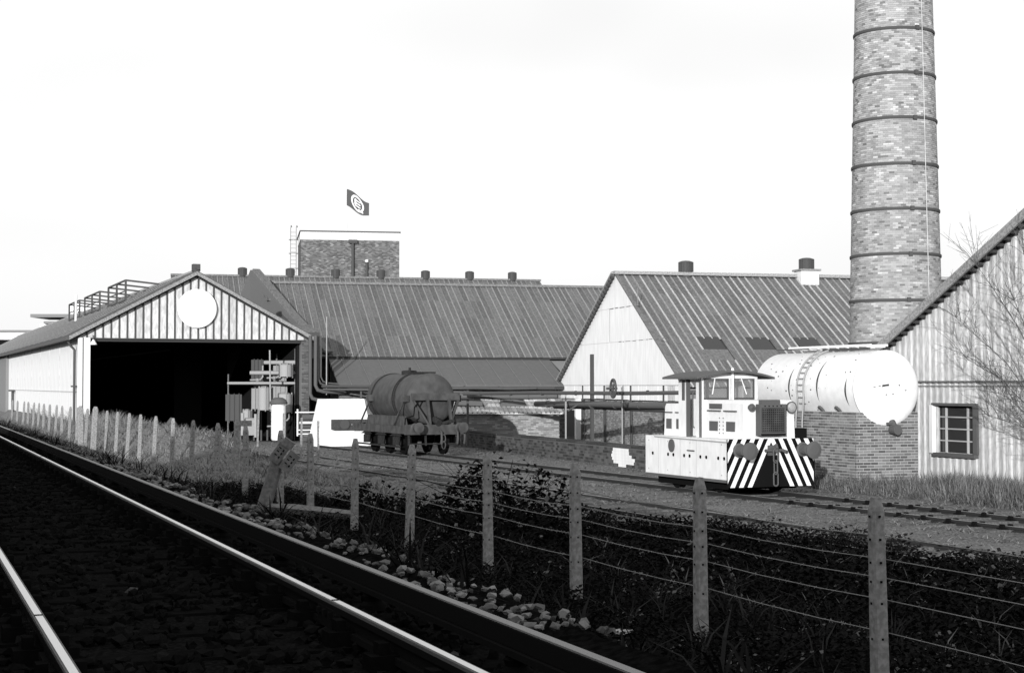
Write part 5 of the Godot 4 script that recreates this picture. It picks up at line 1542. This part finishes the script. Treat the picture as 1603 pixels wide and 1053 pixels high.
	for e in [[-4.2, -3.9], [-3.62, -3.42]]:
		var b := MB.new(); b.span(Vector3(-0.722, 1.45, e[0]), Vector3(-0.70, 1.7, e[1])); part("side_vent", b, mats.loco_grey, rho)
		var h := MB.new(); h.beam(Vector3(-0.72, 1.86, e[0] - 0.05), Vector3(-0.72, 1.86, e[1] + 0.05), 0.03, 0.03); part("panel_handle", h, mats.iron_grey, rho)
	for z in [-1.1, -3.4]:
		for sg in [-1.0, 1.0]:
			var b := wheel_mesh(0.42)
			var o := part("wheel", b, mats.black, t)
			o.transform = Transform3D(Basis(Vector3.BACK, -sg * PI / 2), Vector3(sg * 0.75, 0.42, z))
	var un := MB.new(); un.span(Vector3(-0.95, 0.1, -4.2), Vector3(0.95, 0.34, -0.4)); part("underframe", un, mats.black, t)
	var hs := MB.new(); hs.box(Vector3(W + 0.1, 0.55, -0.3), Vector3(0.14, 0.4, 0.2)); hs.box(Vector3(0.98, 1.4, -0.4), Vector3(0.36, 0.24, 0.3)); part("side_step", hs, mats.black, t)

func build_tank_wagon() -> void:
	var t := thing("tank_wagon", "grubby dark grey six wheeled tank wagon with braced end", "wagon", P(18.72, 0.0, 55.0), 0.038)
	var R := 0.94; var C := 2.05; var L := 5.5
	var prof := []
	for i in 7:
		var a := PI / 2 * i / 6
		prof.append(Vector2(sin(a) * R, -L + 0.35 - 0.3 * cos(a)))
	for i in 9:
		var a := PI / 2 * i / 8
		prof.append(Vector2(cos(a) * R, -0.62 + 0.3 * sin(a)))
	var sh := MB.new(); sh.lathe(prof, 44, Transform3D(Basis(Vector3.RIGHT, PI / 2), Vector3(0, C, 0)), true)
	part("barrel", sh, mats.wagon_grey, t)
	for z in [-1.95, -2.15, -4.6]:
		var b := MB.new(); b.lathe([Vector2(R, -0.04), Vector2(R + 0.03, -0.04), Vector2(R + 0.03, 0.04), Vector2(R, 0.04)], 44, Transform3D(Basis(Vector3.RIGHT, PI / 2), Vector3(0, C, z))); part("strap", b, mats.wagon_under, t)
	var mh := MB.new()
	mh.lathe([Vector2(0.3, 0), Vector2(0.3, 0.1), Vector2(0.26, 0.14), Vector2(0, 0.16)], 18, Transform3D(Basis.IDENTITY, Vector3(0, C + R - 0.03, -2.9)))
	mh.box(Vector3(0, C + R + 0.02, -1.5), Vector3(0.5, 0.06, 1.5)); mh.tube(Vector3(-0.2, C + R - 0.02, -2.3), Vector3(-0.2, C + R + 0.22, -2.3), 0.05, 8)
	part("manhole", mh, mats.wagon_under, t)
	var fr := MB.new()
	for sg in [-1.0, 1.0]: fr.beam(Vector3(sg * 1.08, 0.92, -L - 0.25), Vector3(sg * 1.08, 0.92, -0.05), 0.1, 0.28)
	fr.box(Vector3(0, 0.92, -L - 0.3), Vector3(2.45, 0.34, 0.12))
	for k in 4: fr.beam(Vector3(-1.05, 0.9, -1.0 - k * 1.4), Vector3(1.05, 0.9, -1.0 - k * 1.4), 0.1, 0.2)
	part("underframe", fr, mats.wagon_grey, t)
	var hs := MB.new(); hs.box(Vector3(0, 0.94, 0), Vector3(2.45, 0.36, 0.12)); var hst := part("headstock", hs, mats.wagon_grey, t)
	for x in [-0.86, 0.86]:
		var b := MB.new(); b.lathe([Vector2(0.16, 0.06), Vector2(0.11, 0.1), Vector2(0.1, 0.34), Vector2(0.06, 0.35), Vector2(0.06, 0.46), Vector2(0.19, 0.48), Vector2(0.19, 0.51), Vector2(0, 0.53)], 20, Transform3D(Basis(Vector3.RIGHT, PI / 2), Vector3(x, 1.02, 0))); part("buffer", b, mats.wagon_grey, t)
	# saddles and end frame
	var sd := MB.new()
	for sg in [-1.0, 1.0]:
		sd.prism(PackedVector2Array([Vector2(0.45, 1.06), Vector2(5.05, 1.06), Vector2(4.85, 1.42), Vector2(0.65, 1.42)]), 0.05, Transform3D(Basis(Vector3.UP, PI / 2), Vector3(sg * 0.97 - 0.025, 0, 0)))
	part("saddle", sd, mats.wagon_grey, t)
	var ef := MB.new()
	ef.box(Vector3(0.0, 2.13, -0.12), Vector3(1.86, 0.26, 0.14))
	part("end_beam", ef, mats.wagon_grey, t)
	for x in [-0.32, 0.52]:
		var b := MB.new(); b.beam(Vector3(x, 2.02, -0.1), Vector3(x + 0.08, 1.08, -0.04), 0.13, 0.09); part("end_strut", b, mats.wagon_grey, t)
	for e in [[-0.85, -0.28], [0.9, 0.55]]:
		var b := MB.new(); b.beam(Vector3(e[0], 2.0, -0.14), Vector3(e[1], 1.1, -0.05), 0.07, 0.07); part("end_brace", b, mats.wagon_grey, t)
	for sg in [-1.0, 1.0]:
		for z in [-0.6, -4.5]:
			var b := MB.new(); b.beam(Vector3(sg * 1.1, 1.05, z - 1.0), Vector3(sg * 1.02, 2.0, z), 0.05, 0.05); b.box(Vector3(sg * 1.02, 2.06, z), Vector3(0.24, 0.24, 0.3)); part("side_stay", b, mats.wagon_grey, t)
	var hp := MB.new(); hp.path([Vector3(-0.62, 2.0, -0.08), Vector3(-0.85, 1.75, 0.0), Vector3(-0.9, 1.45, 0.05), Vector3(-1.2, 1.35, 0.0), Vector3(-1.22, 1.12, 0.0)], 0.025, 6); part("hose", hp, mats.black, t)
	var lb := MB.new(); lb.tube(Vector3(0.0, 1.3, -0.2), Vector3(0.06, 1.18, 0.12), 0.13, 12); lb.box(Vector3(0.42, 1.22, 0.06), Vector3(0.5, 0.1, 0.06), Basis(Vector3.BACK, 0.22)); part("outlet", lb, mats.wagon_under, t)
	for z in [-1.25, -2.95, -4.65]:
		for sg in [-1.0, 1.0]:
			var o := part("wheel", wheel_mesh(0.46), mats.black, t)
			o.transform = Transform3D(Basis(Vector3.BACK, -sg * PI / 2), Vector3(sg * 0.75, 0.46, z))
			var a := MB.new()
			a.box(Vector3(sg * 1.08, 0.5, z), Vector3(0.22, 0.3, 0.3)); a.prism(PackedVector2Array([Vector2(-0.36, 0.8), Vector2(0.36, 0.8), Vector2(0.2, 0.36), Vector2(-0.2, 0.36)]), 0.04, Transform3D(Basis(Vector3.UP, PI / 2), Vector3(sg * 1.08 - 0.02, 0, z)))
			part("axle_box", a, mats.wagon_under, t)
			var s := MB.new()
			for k in 4:
				s.beam(Vector3(sg * 1.12, 0.7 + k * 0.022, z - 0.5 + k * 0.09), Vector3(sg * 1.12, 0.7 + k * 0.022, z + 0.5 - k * 0.09), 0.1, 0.018)
			part("leaf_spring", s, mats.wagon_under, t)
	var br := MB.new()
	br.tube(Vector3(-1.05, 0.42, -0.05), Vector3(0.75, 0.42, -0.05), 0.03, 6)
	for x in [-1.05, -0.4, 0.35, 0.9]: br.beam(Vector3(x, 0.78, -0.08), Vector3(x, 0.36, -0.05), 0.07, 0.06)
	br.beam(Vector3(-1.16, 0.3, -0.7), Vector3(-1.16, 0.3, -5.6), 0.06, 0.06)
	part("brake_gear", br, mats.wagon_under, t)
	for x in [0.12, 0.75, 1.02]:
		var b := MB.new(); b.path([Vector3(x, 0.9, 0.07), Vector3(x, 0.84, 0.2), Vector3(x + 0.01, 0.6, 0.2), Vector3(x, 0.42, 0.16)], 0.045, 7); part("brake_hose", b, mats.wagon_grey, t)
	for k in 2:
		var pts := []
		for i in 14:
			var a := TAU * i / 14; pts.append(Vector3(0.2 + cos(a) * 0.07, 0.62 - k * 0.24 + sin(a) * 0.14, 0.2))
		var b := MB.new(); b.path(pts, 0.02, 5, true); part("chain_link", b, mats.wagon_grey, t)
	# the stop block behind it
	var st := thing("buffer_stop", "white painted sloping buffer stop block at the end of the siding", "buffer stop", P(18.55, -0.1, 67.2), 0.038)
	var b := MB.new()
	b.prism(PackedVector2Array([Vector2(-1.2, 0), Vector2(1.45, 0), Vector2(1.0, 2.05), Vector2(-0.72, 2.05)]), 1.3, Transform3D(Basis.IDENTITY, Vector3(0, 0, -1.3)))
	part("block", b, mats.white_paint, st)
	var tb := MB.new(); tb.box(Vector3(0.75, 0.95, 0.12), Vector3(2.5, 0.44, 0.24)); part("timber_beam", tb, mats.timber, st)
	var bp := MB.new(); bp.tube(Vector3(0.02, 0.96, 0.2), Vector3(0.02, 0.96, 0.32), 0.22, 22); part("buffer_plate", bp, mats.iron, st)
	for x in [0.35, 0.6, 0.75]:
		var q := MB.new(); q.tube(Vector3(x, 0.95, 0.23), Vector3(x, 0.95, 0.27), 0.04, 8); part("bolt", q, mats.concrete_old, st)

# ------------------------------------------------------------------ odds and ends
func build_small() -> void:
	var pl := MB.new()
	pl.prism(PackedVector2Array([Vector2(-1.2, 0), Vector2(1.2, 0.02), Vector2(1.15, 0.14), Vector2(-0.6, 0.19), Vector2(-1.22, 0.13)]), 0.1)
	var o := part("fallen_post", pl, mats.concrete_old)
	o.transform = Transform3D(Basis(Vector3.UP, deg_to_rad(-68)) * Basis(Vector3.RIGHT, -1.2), P(6.62, ground_h(6.62, 26.0) + 0.1, 26.0))
	tag(o, "broken concrete post lying flat on the black bank below the fence", "post")
	for e in [["crumpled_box", "crumpled pale box lying on the black bank near the broken stones", "litter", P(5.45, 0.5, 13.9), Vector3(0.12, 0.09, 0.09), 0.3], ["tin_can", "small bright tin lying on the dark bank nearest the rail", "litter", P(5.3, 0.52, 13.0), Vector3(0.05, 0.05, 0.13), 1.2], ["paper_scrap", "pale scrap of paper under the fence between two tall posts", "litter", P(6.2, 0.36, 13.2), Vector3(0.1, 0.01, 0.14), 0.7]]:
		var b := MB.new()
		if e[0] == "tin_can": b.tube(Vector3(0, 0, -0.065), Vector3(0, 0, 0.065), 0.035, 12)
		else:
			var s: Vector3 = e[4]
			b.prism(PackedVector2Array([Vector2(-s.x, -s.y), Vector2(s.x * 0.9, -s.y * 0.8), Vector2(s.x, s.y * 0.7), Vector2(0, s.y), Vector2(-s.x * 0.85, s.y * 0.8)]), s.z)
		var q := part(e[0], b, mats.paper)
		q.transform = Transform3D(Basis(Vector3.UP, e[5]), P(e[3].x, ground_h(e[3].x, -e[3].z) + 0.06, -e[3].z))
		tag(q, e[1], e[2])
	# far left
	var w := thing("distant_white_block", "far off white flat roofed block beyond the end of the long shed", "building", P(16.0, -0.1, 212.0), deg_to_rad(-21.5))
	wall_box(w, "wall", Vector3(-9, 0, -8), Vector3(3.5, 9.4, 0), mats.far_pale)
	wall_box(w, "roof_slab", Vector3(-9.2, 9.4, -8.2), Vector3(3.8, 9.7, 0.2), mats.far_grey)
	var w2 := thing("distant_stepped_block", "far off grey block with stepped flat roof slabs", "building", P(22.0, -0.1, 207.0), deg_to_rad(-21.5))
	wall_box(w2, "wall", Vector3(-4.0, 0, -7), Vector3(3.2, 10.4, 0), mats.far_pale)
	wall_box(w2, "roof_slab", Vector3(-5.0, 11.2, -7.5), Vector3(2.6, 11.6, 0.8), mats.far_grey)
	wall_box(w2, "roof_slab", Vector3(-3.4, 10.4, -7.2), Vector3(4.0, 10.7, 0.5), mats.far_grey)
	wall_box(w2, "storey", Vector3(-0.3, 10.7, -6.5), Vector3(4.2, 13.0, -0.5), mats.far_pale)
	wall_box(w2, "window", Vector3(0.6, 10.95, -0.5), Vector3(3.4, 12.0, -0.44), mats.glass_dark)
	var sp := thing("white_stack", "thin white vent stack rising past the roof of the long shed", "stack", P(10.86, -0.1, 100.0))
	var b := MB.new(); b.tube(Vector3(0, 0, 0), Vector3(0, 8.15, 0), 0.1, 12, 0.07); part("pipe", b, mats.white_wall, sp)
	for e in [["dark bare tree mass at the far left beyond the shed wall", P(3.4, 0, 140.0), 4.8, 61], ["second dark tree beside the far end of the shed", P(0.5, 0, 168.0), 5.6, 62]]:
		var t := thing("far_tree", e[0], "tree", e[1])
		var r := RandomNumberGenerator.new(); r.seed = e[3]
		var tk := MB.new(); tk.tube(Vector3.ZERO, Vector3(0, e[2] * 0.6, 0), 0.22, 8, 0.1); part("trunk", tk, mats.twig, t)
		var cr := MB.new()
		for i in 1500:
			var p := Vector3(r.randfn(), r.randfn(), r.randfn()) * Vector3(1.5, 1.3, 1.5) + Vector3(0, e[2] * 0.6, 0)
			var d := Vector3(r.randfn(), r.randfn(), r.randfn()).normalized() * r.randf_range(0.15, 0.4)
			var g := r.randf_range(0.04, 0.1); cr.col = Color(g, g, g)
			cr.tri(p, p + d, p + d * 0.5 + Vector3(d.y, -d.x, d.z) * 0.5)
		part("crown", cr, mats.leaf_dark, t)
	# unseen long building added behind the viewpoint to keep the low sun off the line
	var st := thing("shade_building", "unseen plain brick building added behind the viewpoint to shade the line", "building", P(-14.0, 0.2, 17.5))
	wall_box(st, "wall", Vector3(0, 0, 0), Vector3(8.0, 5.6, 120), mats.mortar_dark)
	wall_box(st, "parapet", Vector3(-0.1, 5.6, -0.1), Vector3(8.1, 5.85, 120.1), mats.concrete_old)
	for i in 14:
		var wn := MB.new(); wn.span(Vector3(7.98, 1.2, 3.0 + i * 8), Vector3(8.04, 3.2, 5.0 + i * 8)); part("window", wn, mats.glass_dark, st)

# ------------------------------------------------------------------
func _ready() -> void:
	rng.seed = 20240
	bumps.seed = 7; bumps.frequency = 0.05; bumps.fractal_octaves = 3
	# camera
	var cam := Camera3D.new()
	cam.name = "camera"
	cam.fov = 2.0 * rad_to_deg(atan(526.5 / 2500.0))
	cam.near = 0.1; cam.far = 4000.0
	cam.position = Vector3(0, 2.53, 0)
	cam.rotation = Vector3(atan(77.0 / 2500.0), deg_to_rad(-21.5), 0)
	add_child(cam)
	cam.current = true
	# sky
	var sky_mat := ProceduralSkyMaterial.new()
	sky_mat.sky_horizon_color = lin(0.84); sky_mat.sky_top_color = lin(0.36); sky_mat.sky_curve = 1.1
	sky_mat.sky_energy_multiplier = 1.03
	sky_mat.sky_cover = cloud_cover(); sky_mat.sky_cover_modulate = Color(1, 1, 1, 1)
	sky_mat.ground_bottom_color = lin(0.1); sky_mat.ground_horizon_color = lin(0.35)
	sky_mat.sun_angle_max = 2.0
	var sky := Sky.new(); sky.sky_material = sky_mat
	var env := Environment.new()
	env.background_mode = Environment.BG_SKY; env.sky = sky
	env.tonemap_mode = Environment.TONE_MAPPER_LINEAR; env.tonemap_exposure = 1.0
	env.sdfgi_enabled = true; env.ssao_enabled = true; env.ssil_enabled = true
	var we := WorldEnvironment.new(); we.name = "world_environment"; we.environment = env
	add_child(we)
	# low winter sun behind the camera's left shoulder
	var sun := DirectionalLight3D.new()
	sun.name = "sun"
	sun.light_energy = 1.6; sun.light_color = Color(1.0, 1.0, 1.0); sun.light_angular_distance = 0.5; sun.shadow_enabled = true
	var az := deg_to_rad(13.0 + 21.5); var el := deg_to_rad(9.5)
	add_child(sun)
	sun.look_at_from_position(Vector3.ZERO, Vector3(sin(az) * cos(el), -sin(el), -cos(az) * cos(el)), Vector3.UP)

	make_materials()
	build_ground()
	build_main_line()
	build_siding()
	build_shed()
	build_halls()
	build_right_hall()
	build_chimney()
	build_tower()
	build_right_shed()
	build_pier_and_tank()
	build_pipe_bridge()
	build_shed_kit()
	build_loco()
	build_tank_wagon()
	build_fence()
	build_small()
	bare_tree()
	build_plants()
